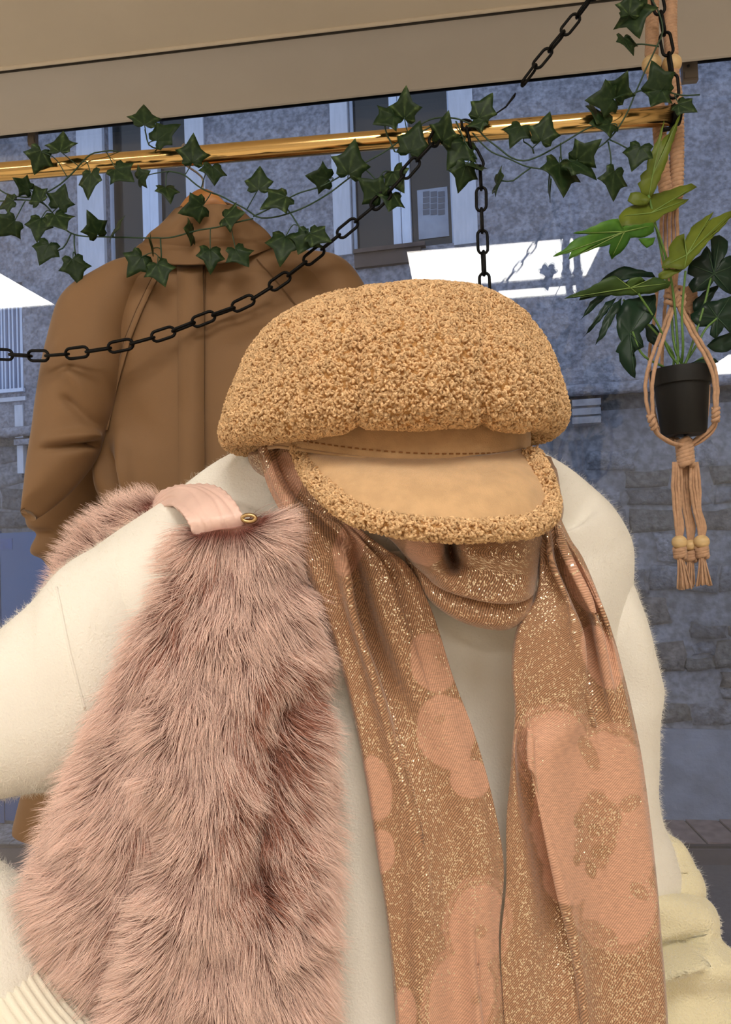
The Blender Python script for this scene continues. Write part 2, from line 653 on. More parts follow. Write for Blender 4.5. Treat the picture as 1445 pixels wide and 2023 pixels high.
# two tall windows
for wi, ((x0, x1, ys), (u0, u1, zs)) in enumerate(zip(WIN, ops)):
    zt = zs + 2.2
    for xa, xb, yb in (((152, 203, 30), (367, 404, 30)), ((656, 690, 12), (892, 940, -10)))[wi]:
        f = MB(); fpx(f, xa, 150, xb, ys + yb, -.02, .025, 350); f.build('window_surround', pale_stone, bld, False)
    fr_ = MB()
    w = .055
    fbox(fr_, u0, u0 + w * .4, -.2, -.12, zs, zt); fbox(fr_, u1 - w * .4, u1, -.2, -.12, zs, zt)
    fbox(fr_, u0, u1, -.2, -.12, zt - w, zt)
    xm0, xm1 = ((270, 303) if wi == 0 else (770, 806))
    um0, um1 = fu(xm0, 350)[0], fu(xm1, 350)[0]
    fbox(fr_, um0, um0 + (um1 - um0) * .45, -.2, -.10, zs, zt)
    fbox(fr_, um0 + (um1 - um0) * .5, um1, -.2, -.085, zs, zt)
    wf = fr_.build('window_frame', white_pvc, bld, False)
    for a, c in ((u0 + w * .4, um0), (um1, u1 - w * .4)):
        p_ = MB(); fbox(p_, a, c, -.17, -.16, zs, zt); p_.build('pane', far_glass, wf, False)
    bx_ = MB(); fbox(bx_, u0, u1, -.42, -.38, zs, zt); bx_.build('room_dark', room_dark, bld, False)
# pale curtain-like box standing in the right window, lit panes
m_ = MB(); fpx(m_, 826, 372, 886, 470, -.158, -.150); cb = m_.build('window_box', pm('pale_box_paint', srgb(150, 160, 178), .6, var=.15, vscale=12), bld, False)
m_ = MB()
for i in range(4):
    for j in range(3):
        x = 836 + j * 15; y = 378 + i * 12
        fpx(m_, x, y, x + 13, y + 10, -.150, -.146)
m_.build('box_grille', pm('box_grille_dark', srgb(90, 96, 108), .6), cb, False)
m_ = MB(); fpx(m_, 700, 488, 832, 522, -.1, .05); m_.build('window_sill', sill_brown, bld, False)
m_ = MB(); fpx(m_, 698, 484, 840, 492, -.1, .075); m_.build('sill_board', sill_brown, bld, False)
# left low window with pale bars
m_ = MB(); fbox(m_, uA, uB, -.30, -.16, z_a0, z_a1); m_.build('left_window_glass', pm('blue_hazy_glass', srgb(110, 130, 165), .25, var=.2, vscale=4, stretch=(4, 4, .4)), bld, False)
for x in (2, 8, 17, 24, 33, 40):
    m_ = MB(); fpx(m_, x, 600, x + (3 if x != 40 else 5), 772, -.16, -.11, 690); m_.build('window_bar', white_pvc, bld, False)
m_ = MB(); fpx(m_, -60, 770, 46, 777, -.1, .03); m_.build('window_sill', white_pvc, bld, False)
m_ = MB(); fpx(m_, -60, 787, 50, 795, -.1, .02); m_.build('stone_band', pale_stone, bld, False)
# pilaster strip, ledge and door on the left
m_ = MB(); fpx(m_, 29, 800, 45, 865, -.09, .02); fpx(m_, 34, 880, 46, 935, -.09, .0); m_.build('pilaster', pale_stone, bld, False)
m_ = MB(); fpx(m_, 27, 866, 90, 877, -.09, .06); m_.build('ledge_block', stucco, bld, False)
m_ = MB(); fpx(m_, -80, 1050, 3, 1624, -.12, -.05); fpx(m_, 5, 1050, 150, 1624, -.12, -.05); dr = m_.build('door', blue_door, bld, False)
dr['label'] = 'tall blue double door at street level'
m_ = MB(); fpx(m_, -1, 1064, 24, 1086, -.05, -.045); m_.build('door_plate', pm('door_plate_blue', srgb(54, 84, 138), .5, var=.3, vscale=30), dr, False)
# ventilation box with three slats
vent_m = pm('weathered_vent', srgb(150, 150, 156), .85, var=.25, vscale=14)
vb = MB(); fpx(vb, 1134, 790, 1186, 838, -.09, .04); vbo = vb.build('vent_box', vent_m, bld, False)
for y in (788, 806, 823):
    m_ = MB(); fpx(m_, 1131, y, 1188, y + 13, .04, .07); m_.build('vent_slat', vent_m, vbo, False)


def stone(u0, u1, z0, z1, proud):
    n = 3
    pts = []
    for a, c, e in ((u0, z0, 0), (u1, z0, 1), (u1, z1, 2), (u0, z1, 3)):
        pts.append((a + random.uniform(-.028, .028), c + random.uniform(-.026, .026)))
    lo, hi = [], []
    for i in range(4):
        p, q = pts[i], pts[(i + 1) % 4]
        for f_ in (0, .5):
            jx, jz = random.uniform(-.03, .03), random.uniform(-.025, .025)
            lo.append((p[0] + (q[0] - p[0]) * f_ + jx * (f_ > 0), p[1] + (q[1] - p[1]) * f_ + jz * (f_ > 0)))
    cx, cz = sum(p[0] for p in lo) / 8, sum(p[1] for p in lo) / 8
    V = [FP(a, -.092, c) for a, c in lo]
    V += [FP(cx + (a - cx) * .94, -.09 + proud * random.uniform(.55, 1), cz + (c - cz) * .9) for a, c in lo]
    V += [FP(cx + (a - cx) * .5, -.09 + proud * random.uniform(.9, 1.25), cz + (c - cz) * .5) for a, c in lo]
    V.append(FP(cx, -.09 + proud * 1.1, cz))
    Fc = []
    for r_ in range(2):
        for j in range(8):
            j2 = (j + 1) % 8
            Fc.append([r_ * 8 + j, r_ * 8 + j2, (r_ + 1) * 8 + j2, (r_ + 1) * 8 + j])
    Fc += [[16 + j, 16 + (j + 1) % 8, 24] for j in range(8)]
    mk('stone', V, Fc, random.choice(STONE), bld, True)


def courses(x0, x1, ytop, ybot, wmin, wmax, hs, skip=0.0):
    u0, u1 = fu(x0, 1100)[0], fu(x1, 1100)[0]
    z1, z0 = fu(x1, ytop)[1], fu(x1, ybot)[1]
    z = z0
    while z < z1 - .08:
        h = random.uniform(*hs)
        u = u0 + random.uniform(-.1, 0)
        while u < u1:
            w = random.uniform(wmin, wmax)
            if random.random() > skip:
                if random.random() < .2 and h > .2:
                    stone(u + .012, u + w - .012, z + .01, z + h / 2 - .01, random.uniform(.02, .04))
                    stone(u + .012, u + w - .012, z + h / 2 + .01, z + h - .01, random.uniform(.02, .04))
                else:
                    stone(u + .012, u + w - .012, z + .012, z + h - .012, random.uniform(.02, .045))
            u += w
        z += h


courses(1040, 1560, 960, 1440, .2, .56, (.15, .29), .06)
courses(1190, 1480, 868, 960, .22, .42, (.17, .27), .35)
courses(-90, 60, 800, 1046, .25, .55, (.18, .26))
m_ = MB(); fpx(m_, 900, 1440, 1640, 1626, -.4, -.055); m_.build('smooth_plinth', pm('plinth_render', srgb(128, 134, 148), .85, var=.22, vscale=5, bump=.7, bscale=12, bdist=.02), bld, False)

# pavement and street: they climb a little to the left
zl, zr = fu(30, 1632)[1], fu(1380, 1624)[1]
ul, ur = fu(30, 1632)[0], fu(1380, 1624)[0]


def gz(u): return zl + (zr - zl) * (u - ul) / (ur - ul)


def slab(mb, u0, u1, n0, n1, h0, h1):
    return mb.hexa([FP(u0, n1, gz(u0) + h0), FP(u1, n1, gz(u1) + h0), FP(u1, n0, gz(u1) + h0), FP(u0, n0, gz(u0) + h0),
                    FP(u0, n1, gz(u0) + h1), FP(u1, n1, gz(u1) + h1), FP(u1, n0, gz(u1) + h1), FP(u0, n0, gz(u0) + h1)])


pav = MB(); slab(pav, uL, uR, -.1, .44, -.25, -.012)
pv = pav.build('pavement', dark_line, None, False); pv['kind'] = 'structure'
u = fu(1180, 1640)[0]
i = 0
while u < fu(1600, 1640)[0]:
    m_ = MB()
    V = [FP(u + .006, .40, gz(u) - .02), FP(u + .244, .40, gz(u) - .02), FP(u + .174, -.05, gz(u) - .02), FP(u - .064, -.05, gz(u) - .02)]
    V += [v + np.array([0, 0, .02 + .004 * random.random()]) for v in V]
    m_.hexa(V); m_.build('paving_stone', kerb_m, pv, False)
    u += .25
u = fu(-140, 1640)[0]
while u < fu(120, 1640)[0]:
    m_ = MB(); slab(m_, u + .006, u + .394, -.05, .40, -.02, .003 * random.random()); m_.build('paving_stone', STONE[2], pv, False); u += .4
m_ = MB(); slab(m_, uL, uR, .40, .46, -.25, -.03); m_.build('kerb', pm('kerb_stone', srgb(84, 76, 82), .8, var=.2, vscale=10), pv, False)
m_ = MB(); slab(m_, uL, uR, .46, 4.3, -.35, -.14); o = m_.build('street', asphalt, None, False); o['kind'] = 'structure'

# ---------------------------------------------------------------- brass rod
brass = pm('polished_brass', (0.78, 0.53, 0.22), 0.17, 1.0)
chain_m = pm('black_chain_metal', (0.0015, 0.0015, 0.0015), 0.5, 0.0, spec=.16)
DRL, DRR = 1.17, 1.10


def drod(px): return DRL + (DRR - DRL) * px / 1330.0


PL, PR = D(-330, 368, drod(-330)), D(1326, 228.5, drod(1326))
PL = PR + (PL - PR) * 1.0
rod = mk('brass_rod', *tube(resample([PL, PR], n=12), .0138, 28), brass, None, origin=(PL + PR) / 2)
rod.data.polygons.foreach_set('use_smooth', [True] * (len(rod.data.polygons) - 2) + [False, False])
tag(rod, 'polished brass tube hung across the window from black chains', 'rod')
OFF[rod.name] = (PL + PR) / 2
ra = (PR - PL) / np.linalg.norm(PR - PL)
mk('end_cap', *tube([PR - ra * .0005, PR + ra * .012], .0146, 20), chain_m, rod)['label'] = 'black end cap of the brass rod'
mk('end_clip', *tube(resample(cr([PR + ra * .004 + np.array([0, 0, .016]), PR + ra * .012 - BACK * .0, PR + ra * .004 - np.array([0, 0, .017]), PR - ra * .012 - np.array([0, 0, .02])], 14), n=14), .0032, 8), chain_m, rod)


def rodpt(px, up=0.0, fr_=0.0):  # point on the rod at image column px, moved up / to the front by metres
    k = (px + 330) / (1326 + 330.0)
    P = PL + (PR - PL) * k
    return P + np.array([0, 0, up]) + GT * fr_


# ---------------------------------------------------------------- chains
def link_mesh():
    L_, Wd, r = .0386, .0186, .0022
    h = (L_ - Wd) / 2
    pts = []
    rr = Wd / 2 - r
    for a in np.linspace(-90, 90, 8):
        pts.append((h + rr * math.cos(math.radians(a)), rr * math.sin(math.radians(a)), 0))
    for a in np.linspace(90, 270, 8):
        pts.append((-h + rr * math.cos(math.radians(a)), rr * math.sin(math.radians(a)), 0))
    V, Fc = tube(np.array(pts), r, 8, closed=True)
    me = bpy.data.meshes.new('chain_link')
    me.from_pydata(V.tolist(), [], Fc)
    me.polygons.foreach_set('use_smooth', np.ones(len(me.polygons), dtype=bool))
    me.materials.append(chain_m)
    return me


LINK = link_mesh()
PITCH = .0386 - 4 * .0022 + .0012


def chain(pts, label, roll0=0.0, face=None):
    P = resample(cr(pts, 200), step=PITCH)
    th = thing('chain', P[0], label, 'chain', 'black chains at the window')
    fwd = np.array(BACK) if face is None else face
    for i in range(len(P) - 1):
        x = P[i + 1] - P[i]; x /= np.linalg.norm(x)
        c = (P[i] + P[i + 1]) / 2
        z = fwd - x * (fwd @ x); z /= np.linalg.norm(z)
        y = np.cross(z, x)
        a = roll0 + (math.pi / 2 if i % 2 else 0) + random.uniform(-.18, .18)
        y2 = y * math.cos(a) + z * math.sin(a); z2 = -y * math.sin(a) + z * math.cos(a)
        M = Matrix(((x[0], y2[0], z2[0], c[0]), (x[1], y2[1], z2[1], c[1]), (x[2], y2[2], z2[2], c[2]), (0, 0, 0, 1)))
        put('link', LINK, M, th)
    return th


dc = lambda px, py, d: D(px, py, d)
chain([dc(-190, 690, 1.09), dc(-100, 696, 1.09), dc(0, 700, 1.095), dc(85, 703, 1.075), dc(168, 695, 1.062), dc(250, 681, 1.068), dc(330, 658, 1.088), dc(410, 627, 1.102), dc(485, 598, 1.102),
       dc(560, 551, 1.102), dc(630, 497, 1.10), dc(700, 440, 1.095), dc(760, 388, 1.09), dc(828, 313, 1.09), dc(868, 268, 1.09), rodpt(893, .004, .0185), rodpt(905, .0185, .004), rodpt(912, .012, -.014)],
      'black chain sagging from the brass rod across the tan coat', .25)
chain([rodpt(945, .018, 0), rodpt(946, .006, .018), rodpt(947, -.022, .014), dc(949, 330, 1.10), dc(951, 400, 1.10), dc(955, 500, 1.10), dc(961, 620, 1.10), dc(968, 760, 1.10)],
      'black chain hanging straight down from the rod behind the cap', .1)
top_ch = chain([dc(1345, -255, 1.09), dc(1165, 0, 1.10), dc(1060, 130, 1.105), dc(1016, 189, 1.107)], 'black chain slanting down from the ceiling to a thin cord', .2)
mk('cord', *tube([dc(1019, 184, 1.107), dc(1016, 190, 1.107), dc(1000, 211, 1.11), rodpt(984, .0145, .004), rodpt(980, .0, .015)], [.0010, .0020, .0013, .0010, .0010], 6), chain_m, top_ch)
chain([dc(1246, -262, 1.10), dc(1300, 0, 1.098), dc(1315, 75, 1.096), dc(1325, 125, 1.095), dc(1330, 165, 1.095), dc(1333, 206, 1.096)],
      'black chain holding the right end of the brass rod', .35)

# ---------------------------------------------------------------- ivy
ivy_m, nt, b = new_mat('ivy_leaf')
N, L = nt.nodes, nt.links
uvn = N.new('ShaderNodeUVMap'); sep = N.new('ShaderNodeSeparateXYZ'); L.new(uvn.outputs[0], sep.inputs[0])


def math_(op, a, b_=None):
    n = N.new('ShaderNodeMath'); n.operation = op
    for i, v in enumerate((a, b_)):
        if v is None: continue
        if hasattr(v, 'links'): L.new(v, n.inputs[i])
        else: n.inputs[i].default_value = v
    return n.outputs[0]


ang = math_('ARCTAN2', sep.outputs[0], sep.outputs[1])
vein = math_('POWER', math_('ABSOLUTE', math_('COSINE', math_('MULTIPLY', ang, 3.6))), 14.0)
no = N.new('ShaderNodeTexNoise'); no.inputs['Scale'].default_value = 5; no.inputs['Detail'].default_value = 4
L.new(uvn.outputs[0], no.inputs['Vector'])
oi = N.new('ShaderNodeObjectInfo')
mott = math_('MULTIPLY', math_('SUBTRACT', no.outputs[0], .44), 3.2)
fac = math_('MULTIPLY', vein, math_('ADD', math_('MULTIPLY', oi.outputs['Random'], .75), .08))
fac = math_('ADD', math_('MULTIPLY', fac, math_('MAXIMUM', mott, .25)), math_('MULTIPLY', math_('MAXIMUM', mott, 0), .12))
mixc = N.new('ShaderNodeMix'); mixc.data_type = 'RGBA'
mixc.inputs[6].default_value = (*srgb(23, 44, 19), 1)
mixc.inputs[7].default_value = (*srgb(104, 126, 74), 1)
L.new(math_('MINIMUM', fac, 1.0), mixc.inputs[0]); L.new(mixc.outputs[2], b.inputs['Base Color'])
b.inputs['Roughness'].default_value = .5
b.inputs['Specular IOR Level'].default_value = .25
bp = N.new('ShaderNodeBump'); bp.inputs['Strength'].default_value = .35; bp.inputs['Distance'].default_value = .001
L.new(vein, bp.inputs['Height']); L.new(bp.outputs[0], b.inputs['Normal'])
stem_m = pm('ivy_stem', srgb(36, 64, 40), .5)


def ivy_mesh(seed):
    r_ = random.Random(seed)
    half = [(0, 0.02), (.10, -.10), (.24, -.15), (.40, -.06), (.36, .10), (.44, .20), (.60, .36), (.44, .42), (.28, .52), (.20, .68), (.09, .86), (0, 1.0)]
    pts = [(x * r_.uniform(.92, 1.06), y) for x, y in half]
    out = pts + [(-x, y) for x, y in pts[-2:0:-1]]
    mid = [(0, .22), (0, .45), (0, .7)]
    cup, fold, tw = r_.uniform(-.35, .35), r_.uniform(.12, .3), r_.uniform(-.25, .25)

    def lift(x, y):
        return (x, y, fold * abs(x) - cup * (y - .3) ** 2 - .3 * x * x + tw * x * y)
    n = len(out)
    inner = [(x * .55, .35 + (y - .35) * .55) for x, y in out]
    P2 = out + inner + [(0, .35)]
    Fc = [[i, (i + 1) % n, n + (i + 1) % n, n + i] for i in range(n)] + [[n + i, n + (i + 1) % n, 2 * n] for i in range(n)]
    th_ = .012
    V = [lift(*p) for p in P2]
    k = len(V)
    V2 = V + [(x, y, z - th_) for x, y, z in V]
    F2 = [f[::-1] for f in Fc] + [[i + k for i in f] for f in Fc] + [[i, (i + 1) % n, k + (i + 1) % n, k + i] for i in range(n)]
    F2 = [f[::-1] for f in F2]
    me = bpy.data.meshes.new('ivy_leaf')
    me.from_pydata(V2, [], F2)
    me.polygons.foreach_set('use_smooth', np.ones(len(me.polygons), dtype=bool))
    l = me.uv_layers.new(name='UVMap')
    vi = np.empty(len(me.loops), dtype=np.int32); me.loops.foreach_get('vertex_index', vi)
    l.data.foreach_set('uv', np.array([(x, y) for x, y, z in V2], np.float32)[vi].ravel())
    me.materials.append(ivy_m)
    return me


IVY = [ivy_mesh(i) for i in range(6)]


def ivy(label, stems, leaves, dfun):
    c = leaves[len(leaves) // 2]
    th = thing('ivy_garland', D(c[0], c[1], dfun(c[0])), label, 'garland', 'artificial ivy strands on the rod')
    allp = []
    for st in stems:
        P = resample(cr([D(p[0], p[1], dfun(p[0]) + (p[2] if len(p) > 2 else 0) - (.026 if 240 < p[0] < 640 and p[1] > 395 else 0)) for p in st], 80), step=.008)
        P = P + np.array([[mnoise.noise((q[0] * 30, i * .2, 5)) * .002 for _ in range(3)] for i, q in enumerate(P)])
        allp.append(P)
        mk('vine', *tube(P, .00115, 6), stem_m, th)
    AP = np.concatenate(allp)
    twigs = MB()
    nt_ = 0
    for i, lf in enumerate(leaves):
        cx, cy, s, a = lf[:4]
        e = lf[4] if len(lf) > 4 else random.uniform(-.45, .45)
        dz = lf[5] if len(lf) > 5 else 0
        d = dfun(cx) - random.uniform(.004, .022) + dz - (.022 if 250 < cx < 640 and cy > 395 else 0)
        size = s * 1.1 / F_ * d
        ar = math.radians(a)
        ydir = RIGHT * math.cos(ar) + UP * math.sin(ar)
        xd = RIGHT * math.sin(ar) - UP * math.cos(ar)
        # turn about the leaf's own axis and pitch towards/away
        z = np.cross(xd, ydir)
        tw = random.uniform(-.5, .5) if abs(e) < 1 else random.uniform(-.2, .2)
        xd2 = xd * math.cos(tw) + z * math.sin(tw); z2 = -xd * math.sin(tw) + z * math.cos(tw)
        y2 = ydir * math.cos(e) + z2 * math.sin(e); z3 = -ydir * math.sin(e) + z2 * math.cos(e)
        base = D(cx, cy, d) - y2 * size * .38
        M = Matrix([[xd2[k] * size, y2[k] * size, z3[k] * size, base[k]] for k in range(3)] + [[0, 0, 0, 1]])
        put('leaf', IVY[i % 6], M, th)
        q = AP[np.argmin(((AP - base) ** 2).sum(1))]
        if np.linalg.norm(q - base) < .075:
            md = (q + base) / 2 + np.array([0, 0, .004]) - y2 * .004
            twigs.tube(cr([q, md, base + y2 * size * .05], 8), .0008, 5)
            nt_ += 1
    o = twigs.build('leaf_stalks', stem_m, th)
    o['kind'] = 'stuff'
    return th


dl = lambda px: drod(px) - .022
LV1 = [(122, 286, 50, 92), (76, 316, 46, 250, -.4), (285, 232, 50, 92), (326, 264, 54, 35), (381, 300, 50, 88, .2), (178, 362, 52, 268), (243, 345, 50, 320, .2), (281, 348, 36, 20, .7),
       (421, 343, 44, 272), (331, 380, 42, 280, .5), (45, 366, 36, 160, .9), (75, 386, 42, 120), (121, 392, 44, 70), (14, 402, 38, 190), (16, 448, 46, 220), (77, 448, 48, 265),
       (118, 438, 48, 300, .3), (90, 498, 46, 250, .2), (149, 532, 48, 286), (186, 446, 46, 125, .8), (232, 452, 46, 330, 1.0), (384, 412, 50, 195, .5), (461, 428, 50, 350, .5),
       (374, 458, 46, 185, 1.42), (301, 483, 38, 10, 1.45), (270, 521, 50, 235, .2), (317, 539, 50, 290, .2), (416, 510, 48, 270, .2), (475, 507, 48, 300, .2), (512, 357, 48, 88),
       (632, 351, 46, 170), (546, 396, 56, 215, .3), (694, 318, 62, 82, .2), (560, 487, 62, 262, .3), (602, 478, 54, 250, .3), (630, 468, 46, 330, .3)]
ST1 = [[(-60, 400), (0, 397), (45, 395), (85, 402), (110, 428), (140, 462), (210, 468), (300, 470), (335, 470), (390, 455), (430, 449), (480, 436), (505, 431)],
       [(-40, 352), (20, 385), (70, 388), (110, 370), (140, 345), (175, 308), (200, 300), (230, 299, .012), (270, 312, .035)],
       [(335, 338), (362, 345), (398, 372), (450, 393), (500, 424), (520, 430), (560, 425), (605, 408), (650, 382), (700, 345), (730, 330)],
       [(500, 428), (545, 406), (590, 382), (640, 366), (690, 338), (720, 322), (760, 300), (800, 272), (830, 262), (870, 240)],
       [(140, 462), (125, 490), (105, 496)], [(146, 465), (146, 490), (150, 515)], [(565, 410), (590, 445), (605, 462)], [(320, 295, .02), (296, 286), (287, 252)], [(318, 470), (320, 500), (317, 520)]]
ivy('left ivy strand of dark green leaves over the coat and brass rod', ST1, LV1, dl)
LV2 = [(763, 236, 50, 215, .3), (800, 210, 54, 80, .5), (735, 374, 52, 140), (784, 353, 52, 300, .4), (772, 397, 48, 250, .4), (818, 278, 58, 70, .2), (880, 256, 54, 60, .8), (905, 300, 64, 240, .2),
       (915, 347, 50, 262), (957, 213, 50, 60, .2), (944, 244, 34, 200), (942, 330, 42, 270, .9), (988, 358, 46, 350, 1.35), (1022, 264, 50, 245, .2), (1076, 257, 52, 75, .2), (1194, 196, 58, 185, .3),
       (1226, 173, 50, 55, .9), (1180, 230, 52, 240, .7), (1190, 246, 54, 200, .4), (1158, 302, 54, 40, .7), (1108, 348, 76, 265, .3), (1148, 330, 60, 320, .2), (1212, 361, 56, 268), (1260, 308, 50, 250),
       (1085, 371, 46, 180, 1.4), (1256, 36, 66, 282, .3), (1240, 88, 46, 280, .3), (1300, 158, 56, 110, .4), (1299, 192, 48, 240, .2), (1355, 212, 40, 320, .4), (1246, 8, 46, 90, .3)]
ST2 = [[(800, 270), (850, 236, .012), (895, 234, .0), (930, 245), (958, 270), (985, 292), (1025, 317), (1060, 311), (1110, 284), (1160, 254), (1190, 245)],
       [(935, 262), (965, 296), (1010, 316), (1050, 331), (1095, 333), (1135, 322), (1170, 300), (1205, 274), (1235, 232), (1258, 180), (1275, 140), (1298, 92), (1310, 60), (1300, 20), (1270, -30)],
       [(1050, 331), (1030, 345), (1012, 358), (990, 357)], [(1205, 276), (1225, 285), (1250, 298)], [(1202, 280), (1207, 310), (1208, 342)], [(1108, 283), (1110, 310), (1112, 325)],
       [(1035, 280), (1052, 292), (1056, 310)], [(1240, 190), (1270, 178), (1300, 175), (1345, 188), (1384, 187)], [(1302, 92), (1275, 88), (1252, 88)], [(1290, 20), (1270, 30), (1262, 40)],
       [(900, 240), (925, 290), (940, 310), (944, 325)], [(780, 300), (760, 250), (772, 240)], [(715, 330), (740, 350), (760, 380)]]
ivy('right ivy strand winding over the rod end towards the plant hanger', ST2, LV2, dl)

# ---------------------------------------------------------------- macrame plant hanger
cotton = pm('peach_cotton_cord', srgb(196, 156, 124), 0.85, var=0.22, vscale=160, bump=0.6, bscale=700, bdist=.0008, sheen=.3)
wood_bead = pm('pale_wooden_bead', srgb(222, 190, 138), 0.5, var=0.15, vscale=60, stretch=(1, 1, 5))
DM = 1.13
HB = D(1333, 590, DM)
hang = thing('macrame_hanger', HB, 'peach cotton macrame plant hanger with wooden beads holding the black pot', 'plant hanger')


def plait(P, R_, r, n, turns, name, n_side=7, flat=1.0):
    """n strands wound about a path: a knotted sennit."""
    P = resample(cr(P, 160), n=int(max(40, turns * 22)))
    T = np.gradient(P, axis=0); T /= np.linalg.norm(T, axis=1)[:, None]
    A = np.cross(T, BACK); A /= np.linalg.norm(A, axis=1)[:, None]
    B_ = np.cross(T, A)
    t = np.linspace(0, turns * 2 * np.pi, len(P))
    for k in range(n):
        ph = t + k * 2 * np.pi / n
        Q = P + A * (np.cos(ph) * R_)[:, None] + B_ * (np.sin(ph) * R_ * flat)[:, None]
        mk(name, *tube(Q, r, n_side), cotton, hang)


def cord(pts, r=.0027, n=30, name='cord'):
    P = cr(pts, n)
    P = P + np.array([[mnoise.noise((q[2] * 90 + k, i * .1, 3)) * .0008 for k in range(3)] for i, q in enumerate(P)])
    V, Fc = tube(P, r, 8)
    mk(name, V, Fc, cotton, hang)


def pt(px, py, dd=0.0): return D(px, py, DM + dd)


# two sennits side by side above the beads
for x0, x1, x2 in ((1288, 1288, 1290), (1324, 1328, 1332)):
    plait([pt(x0 - 14, -240), pt(x0, -60), pt(x0 + 1, 60), pt(x1, 112)], .0058, .0044, 2, 30, 'knotted_sennit')
    V, Fc = sphere(pt(x1, 127), .0142, 14, .95)
    mk('bead', V, Fc, wood_bead, hang)
plait([pt(1292, 145), pt(1300, 200), pt(1304, 260), pt(1310, 330), pt(1318, 395)], .0058, .0044, 2, 15, 'knotted_sennit')
plait([pt(1328, 143), pt(1336, 200), pt(1338, 260), pt(1338, 330), pt(1336, 395)], .0062, .0046, 2, 15, 'knotted_sennit')
# loose straight cords down to the gathering knot
for i, x in enumerate((1308, 1316, 1324, 1332, 1340)):
    cord([pt(1314 + i * 6, 388, .004 * (i % 2)), pt(x - 1, 450, .004 * (i % 2)), pt(x + 1, 510), pt(1320 + i * 4, 560), pt(1326 + i * 4, 590)])
# square knot in front of the leaves
for k, (y, w) in enumerate(((574, 15), (585, 18), (597, 18))):
    P = [pt(1334 + w * math.cos(a), y + 5 * math.sin(a * 2) * .6 + math.sin(a) * 4, -.004 - .006 * math.sin(a)) for a in np.linspace(0, 2 * np.pi, 20, endpoint=False)]
    mk('knot', *tube(P, .0036, 8, closed=True), cotton, hang)
plait([pt(1326, 565, -.006), pt(1334, 585, -.009), pt(1338, 606, -.006)], .004, .0036, 3, 1.5, 'knot')
# second knot at the back of the hanger
plait([pt(1362, 570, .05), pt(1364, 600, .05), pt(1362, 620, .05)], .007, .005, 3, 2.5, 'knot')
# cords round the pot
PD = DM + .006
for pts in (
    [(1328, 604, -.004), (1310, 650, -.02), (1285, 715, -.035), (1276, 760, -.036), (1279, 800, -.034), (1286, 828, -.03)],
    [(1333, 606, -.008), (1318, 650, -.026), (1297, 715, -.042), (1289, 765, -.044), (1290, 800, -.04), (1288, 828, -.034)],
    [(1340, 604, -.008), (1362, 650, -.024), (1398, 712, -.04), (1411, 750, -.04), (1413, 790, -.038), (1414, 815, -.034)],
    [(1345, 602, -.004), (1370, 650, -.018), (1407, 712, -.03), (1417, 750, -.03), (1418, 790, -.03), (1415, 815, -.03)],
    [(1290, 838, -.028), (1298, 855, -.022), (1318, 872, -.014), (1345, 882, -.004)],
    [(1293, 838, -.03), (1303, 858, -.026), (1325, 873, -.02), (1350, 880, -.008)],
    [(1414, 822, -.03), (1408, 842, -.024), (1390, 860, -.016), (1362, 880, -.004)],
    [(1417, 822, -.026), (1412, 846, -.02), (1394, 866, -.012), (1366, 882, -.0)],
    [(1300, 560, .03), (1292, 640, .045), (1284, 700, .05), (1288, 770, .055), (1300, 840, .05), (1340, 878, .01)],
    [(1362, 622, .05), (1385, 680, .055), (1398, 730, .055), (1400, 790, .05), (1390, 850, .04), (1362, 878, .01)],
    [(1318, 560, .04), (1312, 640, .05), (1309, 700, .05), (1310, 770, .05), (1320, 850, .035), (1345, 878, .008)],
):
    cord([pt(*p) for p in pts])
plait([pt(1286, 820, -.034), pt(1289, 832, -.036), pt(1294, 846, -.03)], .0032, .0032, 2, 1.6, 'knot')
plait([pt(1415, 806, -.034), pt(1415, 818, -.036), pt(1414, 832, -.032)], .0032, .0032, 2, 1.6, 'knot')
# gathering knot under the pot
plait([pt(1350, 868), pt(1354, 890), pt(1356, 918)], .0085, .0050, 3, 2.3, 'knot')
plait([pt(1349, 872), pt(1353, 892), pt(1355, 914)], .006, .0050, 3, -2.0, 'knot')
# three bundles, beads, end knots and tassels
for bi, (xm, xb, yb, fr_, spread) in enumerate(((1338, 1343, 1071, 0, 17), (1354, 1365, 1077, .012, 12), (1372, 1387, 1070, 0, 18))):
    for k in range(4):
        o_ = (k - 1.5) * 5.0
        cord([pt(xm + o_ * .8, 912, fr_), pt(xm + o_ * 1.2 + (xb - xm) * .15, 960, fr_ + .003 * (k % 2)), pt((xm + xb) / 2 + o_ * (1 - .4 * (k % 2)), 1005, fr_), pt(xb + o_ * .9, 1040, fr_), pt(xb + o_ * .5, yb - 8, fr_)], .0024)
    V, Fc = sphere(pt(xb, yb, fr_), .0112 if bi != 1 else .0095, 14, .92)
    mk('bead', V, Fc, wood_bead, hang)
    plait([pt(xb, yb + 12, fr_), pt(xb + 1, yb + 20, fr_), pt(xb + 2, yb + 30, fr_)], .0062, .0042, 2, 1.7, 'knot')
    tx = (1352, 1362, 1391)[bi]
    fr = MB()
    for k in range(16):
        a = k * 2.399; rr_ = math.sqrt((k + .5) / 16)
        ox, od = rr_ * math.cos(a), rr_ * math.sin(a)
        Q = cr([pt(xb + ox * 5, yb + 26, fr_ + od * .004), pt((xb + tx) / 2 + ox * 9, yb + 50, fr_ + od * .007), pt(tx + ox * spread, (1163, 1158, 1156)[bi] + random.uniform(-4, 3), fr_ + od * .012)], 10)
        fr.tube(Q, .0014, 5)
    o = fr.build('tassel', cotton, hang); o['kind'] = 'stuff'

